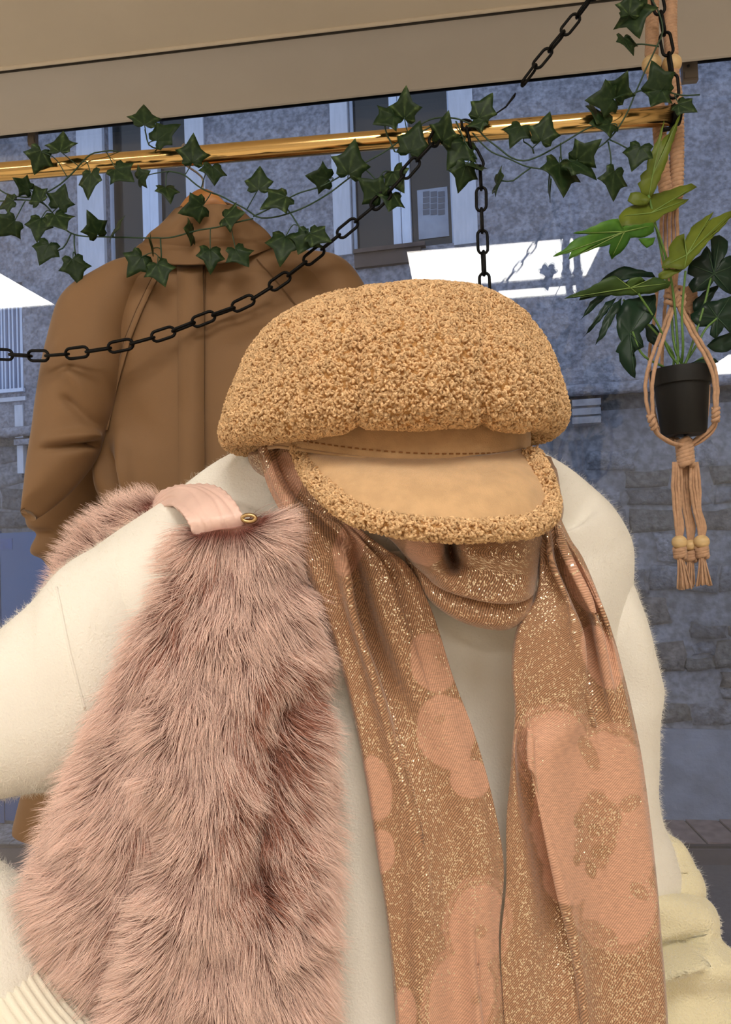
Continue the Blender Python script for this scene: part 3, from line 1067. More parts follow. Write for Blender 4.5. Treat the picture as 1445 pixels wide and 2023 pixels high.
# ---------------------------------------------------------------- potted plant
pot_m = pm('black_plastic_pot', (0.009, 0.009, 0.009), 0.55, spec=.3)
soil_m = pm('dark_potting_soil', (0.02, 0.015, 0.01), 0.95, var=.3, vscale=90, bump=1, bscale=150, bdist=.004)
PB = D(1352, 860, DM)
plant = thing('potted_plant', PB, 'artificial green aralia plant in a black pot held by the macrame hanger', 'plant')
V, Fc = lathe([(.001, .0), (.0295, .0), (.032, .002), (.0384, .0735), (.0385, .0741), (.0386, .0742), (.0424, .0744), (.0426, .0746), (.0427, .0752), (.0438, .0975), (.0438, .0982), (.0435, .0985), (.0418, .0985), (.0414, .098), (.038, .085)], 48)
mk('pot', V + PB, Fc, pot_m, plant).data.polygons.foreach_set('use_smooth', [False] * 48 + [True] * (len(Fc) - 48))
V, Fc = lathe([(.0385, .088), (.02, .092), (.001, .093)], 32)
mk('soil', V + PB, Fc, soil_m, plant)


def green(name, c, c2, r=.42):
    m = pm(name, srgb(*c), r, var=.4, vscale=18, col2=srgb(*c2), bump=.15, bscale=120, bdist=.001, spec=.22)
    return m


g_bright = green('bright_leaf', (92, 138, 48), (56, 100, 34))
g_olive = green('olive_leaf', (104, 118, 40), (78, 92, 32))
g_mid = green('mid_leaf', (62, 88, 36), (44, 66, 30))
g_dark = green('dark_leaf', (28, 52, 36), (18, 36, 28), .36)
vein_g = pm('leaf_vein', srgb(120, 148, 74), .5)
vein_d = pm('dark_leaf_vein', srgb(44, 72, 48), .5)
stalk_m = pm('plant_stalk', srgb(92, 128, 60), .5)


soil_top = PB + np.array([0, 0, .088])
stalks = []


def stalk(base, via, r=.0016):
    b = pt(*base)
    k = len(stalks); a = k * 2.4
    s0 = soil_top + (RIGHT * math.cos(a) + GT * math.sin(a)) * .014
    P = cr([s0] + [pt(*v) for v in via] + [b], 30)
    mk('stalk', *tube(P, np.linspace(r * 1.3, r, 30), 6), stalk_m, plant)
    stalks.append(1)




def blade(pts, ctr, dd, m, tips=(), tilt=(0, 0), cup=.0):
    """Leaf from a traced rim about a centre: three rings, rim lifted, raised veins towards the lobe tips."""
    q = np.array([(1000 + x / 3.247, 150 + y / 3.247) for x, y in pts])
    c = np.array([1000 + ctr[0] / 3.247, 150 + ctr[1] / 3.247])
    rim = []                                   # refine with fine teeth
    n0 = len(q)
    for i_ in range(n0):
        a_, b_ = q[i_], q[(i_ + 1) % n0]
        ln = np.hypot(*(b_ - a_)); k_ = max(1, int(ln / 9))
        nrm = np.array([b_[1] - a_[1], a_[0] - b_[0]]) / (ln + 1e-6)
        for t_ in range(k_):
            p_ = a_ + (b_ - a_) * t_ / k_
            if t_: p_ = p_ + nrm * (1.1 if t_ % 2 else -.6)
            rim.append(p_)
    rim = np.array(rim); n = len(rim)
    R_ = np.hypot(*(rim - c).T).max()

    def P3(p, k_):
        o_ = p - c
        rel = np.hypot(*o_) / R_
        wave = .004 * math.sin(math.atan2(o_[1], o_[0]) * 6 + dd * 300) * rel
        return pt(p[0], p[1], dd + tilt[0] * o_[0] + tilt[1] * o_[1] + cup * rel ** 2 + wave)
    V = [P3(c, 0)]
    for k_ in (.3, .62, 1.0):
        V += [P3(c + (p - c) * k_, k_) for p in rim]
    Fc = [[0, 1 + j_, 1 + (j_ + 1) % n] for j_ in range(n)]
    for r_ in range(2):
        o1, o2 = 1 + r_ * n, 1 + (r_ + 1) * n
        Fc += [[o1 + j_, o2 + j_, o2 + (j_ + 1) % n, o1 + (j_ + 1) % n] for j_ in range(n)]
    V = np.array(V)
    if (normals(V, Fc) @ BACK).mean() < 0: Fc = [f[::-1] for f in Fc]
    lf = mk('leaf', V, Fc, m, plant)
    solid(lf, .0008, -1)
    vb = MB()
    for tx, ty in tips:
        e = np.array([1000 + tx / 3.247, 150 + ty / 3.247])
        P = np.array([P3(c + (e - c) * k_, k_) for k_ in np.linspace(0, .9, 9)]) + BACK * .0006
        vb.tube(P, np.linspace(.0010, .0003, 9), 5)
    if tips:
        v = vb.build('veins', vein_d if m is g_dark else vein_g, lf); v['kind'] = 'stuff'


blade([(1120, 245), (1085, 380), (1025, 570), (965, 720), (930, 775), (890, 790), (845, 690), (868, 672), (862, 640), (905, 600), (915, 520), (945, 470), (985, 380), (1018, 275), (1005, 350), (995, 420), (1045, 370)], (940, 640), -.05, g_olive, [(1110, 270), (1015, 290), (915, 785)], (0, .0001))
blade([(780, 800), (800, 750), (860, 745), (905, 770), (935, 775), (900, 830), (820, 825)], (860, 790), -.052, g_olive)
blade([(945, 945), (860, 975), (735, 970), (725, 900), (770, 850), (850, 820), (905, 770), (990, 750), (1080, 720), (1190, 688), (1228, 712), (1150, 750), (1080, 790), (1175, 790), (1100, 850), (1010, 890)], (930, 880), -.05, g_olive, [(1215, 705), (1165, 795), (740, 900)], (0, -.0004))
blade([(945, 940), (950, 1000), (890, 1035), (800, 1040), (760, 1110), (680, 1178), (662, 1130), (672, 1080), (560, 1110), (480, 1140), (400, 1180), (420, 1130), (300, 1160), (390, 1100), (440, 1050), (500, 1030), (570, 1015), (430, 1010), (520, 985), (640, 930), (720, 915), (740, 965), (860, 955)], (760, 1000), -.075, g_bright, [(320, 1155), (410, 1175), (680, 1165), (940, 960), (440, 1008)], (.0001, .0003))
blade([(850, 1045), (960, 1035), (945, 1080), (905, 1105), (870, 1075)], (905, 1060), -.07, g_bright)
blade([(1145, 1240), (1060, 1230), (1000, 1230), (1010, 1190), (1050, 1155), (1045, 1100), (1095, 1030), (1145, 1010), (1150, 1060), (1190, 970), (1260, 920), (1335, 868), (1300, 930), (1400, 880), (1445, 865), (1465, 880), (1390, 970), (1300, 1060), (1260, 1110), (1200, 1180)], (1160, 1150), -.045, g_olive, [(1140, 1020), (1325, 875), (1450, 870), (1005, 1225), (1145, 1235)], (.0, -.0003))
blade([(1140, 1238), (1060, 1290), (980, 1310), (980, 1270), (1020, 1240)], (1050, 1265), -.047, g_olive)
blade([(850, 1405), (740, 1410), (600, 1405), (470, 1440), (480, 1415), (375, 1430), (450, 1395), (540, 1360), (620, 1310), (700, 1280), (760, 1330), (800, 1300), (870, 1290), (900, 1320), (950, 1290), (1060, 1320), (1050, 1350), (960, 1390)], (800, 1360), -.05, g_mid, [(390, 1425), (700, 1285), (950, 1295), (1050, 1330), (850, 1400)], (0, .0004))
blade([(560, 1380), (620, 1300), (690, 1250), (760, 1220), (840, 1240), (940, 1260), (960, 1290), (860, 1290), (760, 1310), (650, 1330)], (760, 1280), -.02, g_dark)
blade([(680, 1405), (600, 1400), (540, 1450), (480, 1565), (560, 1500), (640, 1420)], (590, 1430), -.03, g_dark)
blade([(710, 1420), (640, 1450), (570, 1560), (495, 1680), (560, 1620), (650, 1520)], (610, 1530), -.035, g_dark)
blade([(745, 1420), (670, 1480), (620, 1580), (575, 1725), (640, 1660), (690, 1560), (740, 1480)], (670, 1540), -.04, g_dark)
blade([(710, 1520), (760, 1440), (850, 1420), (960, 1400), (965, 1500), (940, 1560), (860, 1650), (880, 1700), (885, 1740), (840, 1760), (810, 1790), (835, 1820), (830, 1940), (780, 1900), (730, 1830), (725, 1780), (705, 1770), (740, 1700), (715, 1640)], (795, 1650), -.035, g_dark, [(825, 1930), (955, 1420), (880, 1735)])
blade([(1335, 1315), (1290, 1370), (1200, 1390), (1170, 1340), (1210, 1290), (1165, 1270), (1180, 1200), (1250, 1150), (1290, 1090), (1325, 1150), (1315, 1040), (1370, 1020), (1425, 1060), (1420, 1130), (1385, 1180), (1440, 1150), (1490, 1200), (1480, 1300), (1445, 1400), (1390, 1370)], (1335, 1270), .01, g_dark, [(1370, 1030), (1290, 1100), (1180, 1210), (1200, 1380), (1440, 1390), (1480, 1210)])
blade([(1190, 1560), (1185, 1530), (1240, 1500), (1280, 1455), (1360, 1440), (1450, 1410), (1520, 1450), (1500, 1560), (1440, 1650), (1400, 1610), (1350, 1690), (1310, 1660), (1320, 1600), (1240, 1610)], (1355, 1550), .0, g_dark, [(1190, 1545), (1290, 1460), (1440, 1415), (1440, 1640), (1350, 1680)])
blade([(1290, 1730), (1330, 1690), (1400, 1660), (1480, 1640), (1490, 1720), (1420, 1770), (1340, 1770)], (1390, 1720), .02, g_dark)
blade([(1190, 1840), (1240, 1820), (1340, 1810), (1365, 1835), (1320, 1850), (1240, 1860)], (1280, 1835), .0, g_dark)
blade([(1200, 1450), (1290, 1370), (1370, 1340), (1330, 1420), (1260, 1500), (1210, 1520)], (1280, 1430), .03, g_dark)
blade([(890, 1600), (940, 1590), (985, 1640), (980, 1740), (910, 1700)], (940, 1660), .02, g_dark)
stalk((1282, 385, -.05), [(1335, 690, -.01), (1325, 600, -.0), (1308, 500, -.03)])
stalk((1290, 438, -.05), [(1340, 690, -.01), (1328, 560, -.02), (1305, 470, -.04)])
stalk((1355, 535, -.045), [(1350, 690, -.02), (1348, 620, -.03)])
stalk((1262, 580, -.05), [(1325, 700, -.01), (1300, 640, -.03)])
stalk((1232, 592, -.03), [(1330, 700, -.0), (1290, 650, -.02)])
stalk((1250, 655, -.035), [(1312, 725, -.01), (1270, 700, -.03)])
stalk((1405, 550, .01), [(1365, 690, .0), (1390, 610, .0)])
stalk((1418, 628, -.0), [(1372, 690, .0), (1395, 650, .0)])
stalk((1400, 700, .02), [(1370, 720, .0)])
stalk((1372, 742, .0), [(1362, 735, .0)])

# ---------------------------------------------------------------- tan coat on a wooden hanger
coat_m = pm('tan_coat_cotton', srgb(128, 95, 61), 0.74, var=0.07, vscale=9, bump=0.25, bscale=900, bdist=.0006, sheen=.15)
coat_in = pm('coat_inside_dark', srgb(120, 84, 50), 0.8)
hang_wood = pm('warm_hanger_wood', srgb(206, 140, 78), 0.4, var=.25, vscale=40, stretch=(1, 1, 8))
DC = 1.185
HGO = D(400, 400, DC)
hgr = thing('coat_hanger', HGO, 'wooden coat hanger hooked on the brass rod inside the tan coat', 'hanger')
V, Fc, uv = tube_lr([(352, 414, DC, 360, 424, DC, .006), (372, 388, DC, 378, 424, DC, .008), (400, 373, DC, 402, 424, DC, .009), (428, 384, DC, 424, 424, DC, .008), (452, 408, DC, 440, 424, DC, .006)], 40, 24)
mk('shoulder_bar', V, outward(V, Fc), hang_wood, hgr)
bar = [D(366, 424, DC), D(318, 490, DC + .01), D(240, 555, DC + .015)]
bar2 = [D(438, 422, DC), D(510, 480, DC + .01), D(600, 545, DC + .015)]
for q in (bar, bar2):
    mk('hanger_arm', *tube(cr(q, 16), .008, 10), hang_wood, hgr)
hk = [D(400, 376, DC), D(399, 350, DC)] + [rodpt(399, .0165 * math.sin(a) + .0, .0165 * math.cos(a)) for a in np.linspace(-1.2, 3.4, 12)]
mk('hook', *tube(cr(hk, 40), .0016, 8), pm('steel_hook', (.5, .48, .45), .3, 1.0), hgr)

coat = thing('coat', D(420, 1100, DC), 'tan cotton coat with wide folded collar hanging in the window on a wooden hanger', 'coat')


def wrinkle(V, amp, sc, seed, st=(1, 1, 1)):
    N_ = None
    q = V * np.array(st)
    return np.array([amp * mnoise.noise((p[0] * sc + seed, p[1] * sc, p[2] * sc)) for p in q])


body = [(262, 500, DC, 545, 490, DC, .035), (214, 533, DC + .005, 650, 508, DC + .005, .05), (176, 562, DC + .01, 694, 545, DC + .01, .06), (150, 600, DC + .01, 712, 590, DC + .01, .066),
        (158, 660, DC + .01, 716, 650, DC + .01, .07), (180, 760, DC + .01, 712, 750, DC + .01, .072), (189, 850, DC + .01, 706, 850, DC + .01, .074), (200, 940, DC + .01, 706, 940, DC + .01, .076),
        (206, 1040, DC + .01, 708, 1040, DC + .01, .078), (150, 1300, DC + .01, 725, 1300, DC + .01, .085), (70, 1500, DC + .02, 745, 1560, DC + .02, .09), (30, 1640, DC + .02, 770, 1640, DC + .02, .09)]
V, Fc, uv = tube_lr(body, 120, 110, 2.3)
Fc = outward(V, Fc); Nn = normals(V, Fc)
px, py, dd = proj(V)
fold = np.zeros(len(V))
for x0, y0, x1, y1, w, a in ((640, 640, 470, 760, 20, .010), (600, 700, 420, 830, 22, .010), (236, 840, 266, 1010, 13, .020), (210, 880, 236, 1020, 9, -.022), (196, 860, 204, 1000, 8, .012), (560, 640, 430, 700, 16, -.008), (470, 600, 420, 660, 14, .006), (300, 560, 250, 690, 26, .006), (330, 620, 240, 760, 20, .006), (320, 900, 260, 790, 24, -.008), (445, 790, 430, 830, 7, -.006),
                             (480, 860, 470, 1000, 40, .005), (300, 760, 300, 1000, 45, .006)):
    ex, ey = x1 - x0, y1 - y0; l2 = ex * ex + ey * ey
    t = np.clip(((px - x0) * ex + (py - y0) * ey) / l2, 0, 1)
    q = np.hypot(px - x0 - t * ex, py - y0 - t * ey)
    fold += a * np.exp(-(q / w) ** 2) * np.sin(np.pi * np.clip(t, .05, .95))
V = V + Nn * (fold + wrinkle(V, .004, 7, 3))[:, None]
mk('body', V, Fc, coat_m, coat)
CBV, CBN = V, Nn


def surf(V_, N_, x, y, lift):
    qx, qy, qd = proj(V_)
    i = np.argsort(np.hypot(qx - x, qy - y) + (~((N_ @ BACK) > .05)) * 1e6)[:4]
    ww = 1 / (np.hypot(qx[i] - x, qy[i] - y) + 1)
    return D(x, y, (qd[i] * ww).sum() / ww.sum() - lift)


def coat_front(px_, py_, lift=.0015):
    """point on the coat's front at a pixel (nearest vertex interpolation)."""
    qx, qy, qd = proj(CBV)
    w = (CBN @ BACK) > 0.05
    dist = np.hypot(qx - px_, qy - py_) + (~w) * 1e6
    i = np.argsort(dist)[:4]
    ww = 1 / (dist[i] + 1)
    return D(px_, py_, (qd[i] * ww).sum() / ww.sum() - lift)


# left sleeve with a sharp elbow crease
DS = DC - .01
sl = [(300, 512, DS, 318, 520, DS, .02), (232, 522, DS, 296, 566, DS - .01, .035), (176, 557, DS, 270, 610, DS - .02, .045), (138, 592, DS, 250, 650, DS - .03, .05), (121, 632, DS, 240, 700, DS - .04, .052), (105, 700, DS, 224, 760, DS - .05, .052),
      (90, 785, DS, 206, 815, DS - .05, .05), (78, 860, DS - .01, 190, 856, DS - .05, .046), (66, 935, DS - .02, 176, 892, DS - .055, .04), (54, 1000, DS - .04, 122, 960, DS - .06, .026), (50, 1024, DS - .05, 62, 1012, DS - .055, .012)]
V, Fc, uv = tube_lr(sl, 110, 60, 2.1)
Fc = outward(V, Fc); Nn = normals(V, Fc); px, py, dd = proj(V)
fold = np.zeros(len(V))
for x0, y0, x1, y1, w, a in ((188, 878, 82, 886, 6, -.024), (184, 856, 96, 868, 11, .016), (170, 880, 90, 930, 22, .006), (140, 740, 196, 812, 16, .012), (130, 790, 190, 842, 9, -.012), (120, 690, 170, 740, 18, .006), (110, 740, 130, 800, 20, .004)):
    ex, ey = x1 - x0, y1 - y0; l2 = ex * ex + ey * ey
    t = np.clip(((px - x0) * ex + (py - y0) * ey) / l2, 0, 1)
    q = np.hypot(px - x0 - t * ex, py - y0 - t * ey)
    fold += a * np.exp(-(q / w) ** 2) * (1 - .7 * t)
V = V + Nn * (fold + wrinkle(V, .003, 14, 9))[:, None]
slv = mk('sleeve', V, Fc, coat_m, coat)
fa = [(150, 850, DS + 0.095, 192, 845, DS + 0.095, .02), (92, 920, DS + 0.100, 200, 890, DS + 0.105, .035), (56, 995, DS + 0.105, 212, 950, DS + 0.125, .045), (53, 1028, DS + 0.110, 222, 1000, DS + 0.145, .045), (66, 1070, DS + 0.135, 232, 1050, DS + 0.175, .045), (84, 1100, DS + 0.155, 240, 1090, DS + 0.195, .045),
      (104, 1140, DS + 0.185, 246, 1140, DS + 0.215, .045), (112, 1250, DS + 0.245, 240, 1260, DS + 0.265, .042), (118, 1350, DS + 0.275, 232, 1350, DS + 0.285, .04)]
V, Fc, uv = tube_lr(fa, 90, 50, 2.1)
Fc = outward(V, Fc); Nn = normals(V, Fc); px, py, dd = proj(V)
fold = .010 * np.exp(-((py - 1085 - (px - 80) * -.2) / 14) ** 2) * (px < 120) - .012 * np.exp(-((py - 1058) / 12) ** 2) * (px < 110)
V = V + Nn * (fold + wrinkle(V, .006, 14, 5, (1, 1, .5)))[:, None]
mk('forearm_sleeve', V, Fc, coat_m, coat)
# right sleeve, mostly behind the cap
V, Fc, uv = tube_lr([(520, 505, DC, 560, 500, DC, .02), (590, 560, DC, 660, 506, DC, .04), (622, 640, DC, 706, 556, DC + .02, .05), (640, 720, DC, 724, 610, DC + .03, .05), (655, 840, DC + .01, 742, 760, DC + .04, .05),
                     (670, 1000, DC + .02, 770, 980, DC + .05, .048), (680, 1200, DC + .02, 775, 1200, DC + .05, .045)], 60, 44, 2.1)
Fc = outward(V, Fc); V = V + normals(V, Fc) * wrinkle(V, .005, 14, 2)[:, None]
mk('sleeve', V, Fc, coat_m, coat)


def strip(name, line, w, m, lift=.0018, th=.0012):
    """flat sewn strip on the coat front along a pixel polyline, w px wide to the right."""
    L_ = resample(np.array(line, float), n=36)
    V = []
    for x, y in L_:
        for k in (0, .5, 1):
            V.append(coat_front(x + w * k, y, lift))
    o = mk(name, V, gridfaces(len(L_), 3), m, coat)
    solid(o, th, 1)
    return o


strip('placket', [(350, 524), (352, 600), (353, 700), (353, 800), (354, 900), (356, 1000), (358, 1100)], 51, coat_m, .0035, .002)
seam_m = pm('coat_seam_shadow', srgb(98, 70, 42), .85)
for ln in ([(404, 526), (404, 700), (403, 850), (403, 1000), (403, 1090)],):
    P = [coat_front(x, y, .0028) for x, y in resample(np.array(ln, float), n=40)]
    mk('seam', *tube(P, .0009, 6), seam_m, coat)
strip('raglan_seam', [(318, 520), (296, 560), (270, 615), (248, 670), (228, 740), (212, 800), (203, 850)], 11, coat_m, .004, .0015)
for ln in ([(508, 512), (540, 548), (575, 590), (610, 634)], [(316, 520), (293, 562), (268, 615), (246, 670), (226, 740), (210, 800), (200, 850)]):
    P = [coat_front(x, y, .0030) for x, y in resample(np.array(ln, float), n=40)]
    mk('seam', *tube(P, .0008, 6), seam_m, coat)

# big collar: stand and fall, folded over
fall = [[(348, 413, DC - .03), (378, 408, DC - .05), (410, 406, DC - .058), (440, 406, DC - .052), (472, 410, DC - .03)],
        [(322, 440, DC - .035), (365, 436, DC - .065), (410, 434, DC - .058), (450, 432, DC - .066), (496, 433, DC - .03)],
        [(288, 472, DC - .035), (345, 474, DC - .057), (405, 474, DC - .064), (462, 468, DC - .06), (526, 458, DC - .03)],
        [(264, 494, DC - .03), (330, 505, DC - .06), (400, 508, DC - .067), (470, 498, DC - .062), (540, 477, DC - .03)],
        [(250, 505, DC - .025), (315, 520, DC - .06), (395, 522, DC - .068), (475, 512, DC - .062), (540, 488, DC - .028)]]
A = cr(np.array([[D(*p) for p in r_] for r_ in fall]), 40)
A = np.stack([cr(r_, 70) for r_ in A])
gx = A.reshape(-1, 3)
pxg, pyg, _ = proj(gx)
crease = -.004 * np.exp(-((pyg - 482 - 6 * np.sin(pxg * .02)) / 5) ** 2) + .003 * np.exp(-((pyg - 470 - 8 * np.sin(pxg * .016)) / 9) ** 2)
gx = gx + np.array(BACK) * crease[:, None] + np.array(BACK) * wrinkle(gx, .004, 22, 8)[:, None]
o = mk('collar', gx, gridfaces(40, 70), coat_m, coat); solid(o, .003, 0)
bk = [[(348, 413, DC - .03), (380, 400, DC + .03), (410, 396, DC + .045), (440, 398, DC + .03), (472, 410, DC - .03)],
      [(300, 470, DC - .02), (360, 460, DC + .05), (410, 455, DC + .06), (450, 455, DC + .05), (520, 460, DC - .02)],
      [(255, 503, DC - .01), (330, 510, DC + .05), (400, 512, DC + .06), (470, 505, DC + .05), (540, 490, DC - .01)]]
A = cr(np.array([[D(*p) for p in r_] for r_ in bk]), 20); A = np.stack([cr(r_, 30) for r_ in A])
o = mk('collar_back', A.reshape(-1, 3), gridfaces(20, 30), coat_in, coat); solid(o, .003, 0)

# ---------------------------------------------------------------- mannequin (headless, worn under everything)
man_m = pm('mannequin_white', srgb(225, 220, 210), 0.35)
man = thing('mannequin', np.array([D(770, 1000, .83)[0], D(770, 1000, .83)[1], 0]), 'headless shop mannequin wearing the cream sweater, cap and scarf', 'mannequin')
SH = .85
V, Fc, uv = tube_lr([(680, 900, .80, 900, 900, .80, .05), (660, 985, .81, 930, 985, .81, .055), (560, 1020, .82, 1060, 1010, .86, .06), (330, 1120, .82, 1160, 1080, .88, .07), (330, 1350, .84, 1150, 1350, .9, .08), (380, 1700, .86, 1130, 1700, .9, .075), (330, 2100, .86, 1150, 2100, .9, .08), (320, 2350, .86, 1160, 2350, .9, .08), (420, 2480, .86, 1050, 2480, .9, .05)], 60, 40)
mk('torso', V, outward(V, Fc), man_m, man)
mp = OFF[man.name]
mk('pole', *tube([mp + np.array([0, 0, .012]), mp + np.array([0, 0, .72])], .016, 16), pm('stand_steel', (.6, .6, .6), .3, 1.0), man)
V, Fc = lathe([(.001, 0), (.17, 0), (.17, .008), (.16, .014), (.001, .016)], 40)
mk('stand_base', V + mp, Fc, man_m, man)

# ---------------------------------------------------------------- cream sweater
knit, nt, b = new_mat('cream_wool_knit')
N, L = nt.nodes, nt.links
b.inputs['Base Color'].default_value = (*srgb(240, 235, 224), 1)
b.inputs['Roughness'].default_value = .9; b.inputs['Specular IOR Level'].default_value = .15
b.inputs['Sheen Weight'].default_value = .25
tc = N.new('ShaderNodeTexCoord'); n1 = N.new('ShaderNodeTexNoise'); n1.inputs['Scale'].default_value = 420; n1.inputs['Detail'].default_value = 6
L.new(tc.outputs['Object'], n1.inputs['Vector'])
n2 = N.new('ShaderNodeTexNoise'); n2.inputs['Scale'].default_value = 60; n2.inputs['Detail'].default_value = 4
L.new(tc.outputs['Object'], n2.inputs['Vector'])
ad = N.new('ShaderNodeMath'); ad.operation = 'ADD'; L.new(n1.outputs[0], ad.inputs[0]); L.new(n2.outputs[0], ad.inputs[1])
bp = N.new('ShaderNodeBump'); bp.inputs['Strength'].default_value = .55; bp.inputs['Distance'].default_value = .002
L.new(ad.outputs[0], bp.inputs['Height']); L.new(bp.outputs[0], b.inputs['Normal'])
rib_m = pm('cream_rib_knit', srgb(240, 233, 214), .9, bump=.4, bscale=600, bdist=.001, sheen=.2, spec=.15)
terry_m = pm('cream_terry', srgb(242, 232, 196), .9, bump=.9, bscale=420, bdist=.003, sheen=.3, spec=.1)
fuzz_m = hair_mat('cream_fuzz', srgb(240, 234, 218), srgb(248, 243, 230), .8, .08)

swt = thing('sweater', D(800, 1900, .85), 'fluffy cream wool sweater worn by the headless mannequin', 'sweater')


def fuzz(V, Fc, n, parent, ln=.004, r=.00007, m=None, lim=-.3, name='fuzz'):
    P, Nn = sample(V, Fc, n, facing(lim))
    dirs = Nn + rng.normal(0, .75, (n, 3)) + np.array([0, 0, -.25])
    dirs /= np.linalg.norm(dirs, axis=1)[:, None]
    l_ = ln * (.4 + rng.random(n) * 1.0)
    bend = rng.normal(0, .35, (n, 3))
    k = np.array([0, .5, 1.0])
    Q = P[:, None] + dirs[:, None] * (l_[:, None] * k[None])[:, :, None] + bend[:, None] * (l_[:, None] * k[None] ** 2)[:, :, None]
    return strands(name, Q, np.array([r, r, r * .5]), m or fuzz_m, parent)


tor = [(545, 915, .80, 1060, 920, .84, .085), (450, 955, .795, 1125, 946, .87, .105), (330, 1000, .79, 1172, 968, .90, .115), (220, 1062, .785, 1208, 1008, .92, .12), (140, 1135, .785, 1236, 1066, .93, .12),
       (140, 1220, .79, 1236, 1140, .93, .13), (140, 1340, .80, 1225, 1250, .93, .13), (170, 1480, .81, 1225, 1400, .93, .13), (200, 1620, .82, 1225, 1580, .93, .125), (215, 1800, .82, 1225, 1800, .93, .12),
       (200, 2030, .82, 1270, 2030, .93, .125), (190, 2300, .82, 1280, 2300, .93, .13)]
V, Fc, uv = tube_lr(tor, 140, 130, 2.1)
Fc = outward(V, Fc); V = V + normals(V, Fc) * wrinkle(V, .004, 9, 1)[:, None]
st = mk('body', V, Fc, knit, swt); fuzz(V, Fc, 42000, st)
TOR = (V, Fc)
# raised left arm: sleeve, seam and ribbed cuff
ls = [(340, 1030, .80, 380, 1470, .80, .04), (275, 1044, .795, 310, 1488, .795, .07), (212, 1070, .79, 245, 1505, .79, .084), (150, 1105, .785, 190, 1530, .785, .09), (104, 1148, .78, 130, 1548, .785, .09), (55, 1196, .775, 70, 1552, .78, .088), (0, 1240, .77, 0, 1566, .775, .086), (-110, 1320, .755, -90, 1600, .765, .08),
      (-240, 1430, .735, -165, 1630, .75, .074), (-320, 1570, .72, -160, 1660, .735, .066), (-330, 1700, .705, -110, 1672, .72, .06), (-270, 1830, .695, -30, 1700, .71, .056), (-190, 1925, .69, 38, 1756, .70, .053), (-120, 2010, .685, 82, 1850, .695, .05), (-80, 2060, .685, 92, 1905, .69, .046)]
V, Fc, uv = tube_lr(ls, 150, 90, 2.1)
Fc = outward(V, Fc); V = V + normals(V, Fc) * wrinkle(V, .006, 10, 4)[:, None]
o = mk('sleeve', V, Fc, knit, swt); fuzz(V, Fc, 24000, o)
P = [surf(V, normals(V, Fc), x, y, .0002) for x, y in resample(cr([(112, 1160), (122, 1210), (134, 1270), (150, 1335), (168, 1400)], 30), n=40)]
mk('shoulder_seam', *tube(np.array(P), .0013, 8), knit, swt)
cf = [(-84, 2052, .685, 92, 1895, .69, .047), (-70, 2075, .68, 100, 1915, .687, .049), (-30, 2130, .675, 142, 1975, .68, .046), (15, 2190, .67, 200, 2040, .675, .042), (40, 2230, .67, 232, 2080, .672, .04)]
V, Fc, uv = tube_lr(cf, 40, 180, 2.1, cap=False)
Fc = outward(V, Fc); Nn = normals(V, Fc)
ri = np.arange(180)
V = V + Nn * np.tile(.0012 * np.sin(ri * 2 * np.pi * 45 / 180), 40)[:, None]
mk('cuff', V, Fc, rib_m, swt)
# right arm hanging behind the scarf, gathered lower sleeve
rs = [(1150, 1062, .94, 1192, 1062, .945, .012), (1128, 1100, .93, 1210, 1102, .94, .03), (1112, 1160, .912, 1236, 1160, .93, .052), (1115, 1220, .905, 1251, 1220, .925, .064), (1130, 1290, .905, 1264, 1290, .93, .07),
      (1135, 1350, .91, 1287, 1346, .93, .068), (1140, 1400, .91, 1281, 1402, .93, .068), (1140, 1500, .915, 1282, 1500, .935, .066), (1150, 1600, .92, 1288, 1600, .94, .064), (1160, 1680, .92, 1308, 1665, .945, .062), (1180, 1760, .92, 1334, 1735, .95, .056), (1210, 1830, .93, 1334, 1800, .95, .04)]
V, Fc, uv = tube_lr(rs, 120, 70, 2.2)
Fc = outward(V, Fc); V = V + normals(V, Fc) * wrinkle(V, .006, 14, 6)[:, None]
o = mk('sleeve', V, Fc, knit, swt); fuzz(V, Fc, 14000, o)
V, Fc, uv = tube_lr([(1230, 1655, .96, 1318, 1652, .97, .03), (1240, 1690, .95, 1350, 1690, .96, .04), (1250, 1740, .93, 1368, 1742, .95, .045), (1262, 1765, .92, 1380, 1764, .94, .042), (1270, 1785, .92, 1372, 1790, .94, .035)], 50, 50, 2.0)
Fc = outward(V, Fc); V = V + normals(V, Fc) * wrinkle(V, .008, 30, 6)[:, None]
o = mk('sleeve_fold', V, Fc, terry_m, swt); fuzz(V, Fc, 3000, o)
V, Fc, uv = tube_lr([(1215, 1770, .90, 1360, 1775, .93, .03), (1222, 1800, .89, 1386, 1805, .93, .05), (1235, 1850, .88, 1410, 1845, .93, .062), (1240, 1900, .88, 1428, 1890, .93, .066), (1245, 1950, .88, 1437, 1945, .93, .066), (1240, 2000, .88, 1432, 2000, .93, .06), (1240, 2060, .88, 1420, 2060, .93, .05)], 90, 70, 2.1)
Fc = outward(V, Fc); Nn = normals(V, Fc); px, py, _ = proj(V)
dv = .018 * np.exp(-((py - 1893 - .25 * (1370 - px)) / 13) ** 2) * (px < 1378) * 1.5 - .03 * np.exp(-((py - 1865 - .3 * (1370 - px)) / 16) ** 2) * (px < 1400) + .008 * np.sin(py * .05)
V = V + Nn * (dv + wrinkle(V, .006, 34, 2))[:, None]
o = mk('gathered_cuff', V, Fc, terry_m, swt); fuzz(V, Fc, 9000, o, .003, .0001)
V, Fc, uv = tube_lr([(1330, 1940, .99, 1440, 1960, 1.0, .03), (1340, 1990, .98, 1455, 1990, 1.0, .04), (1340, 2060, .98, 1470, 2060, 1.0, .04)], 30, 40, 2.0)
mk('lower_cuff', V, outward(V, Fc), knit, swt)

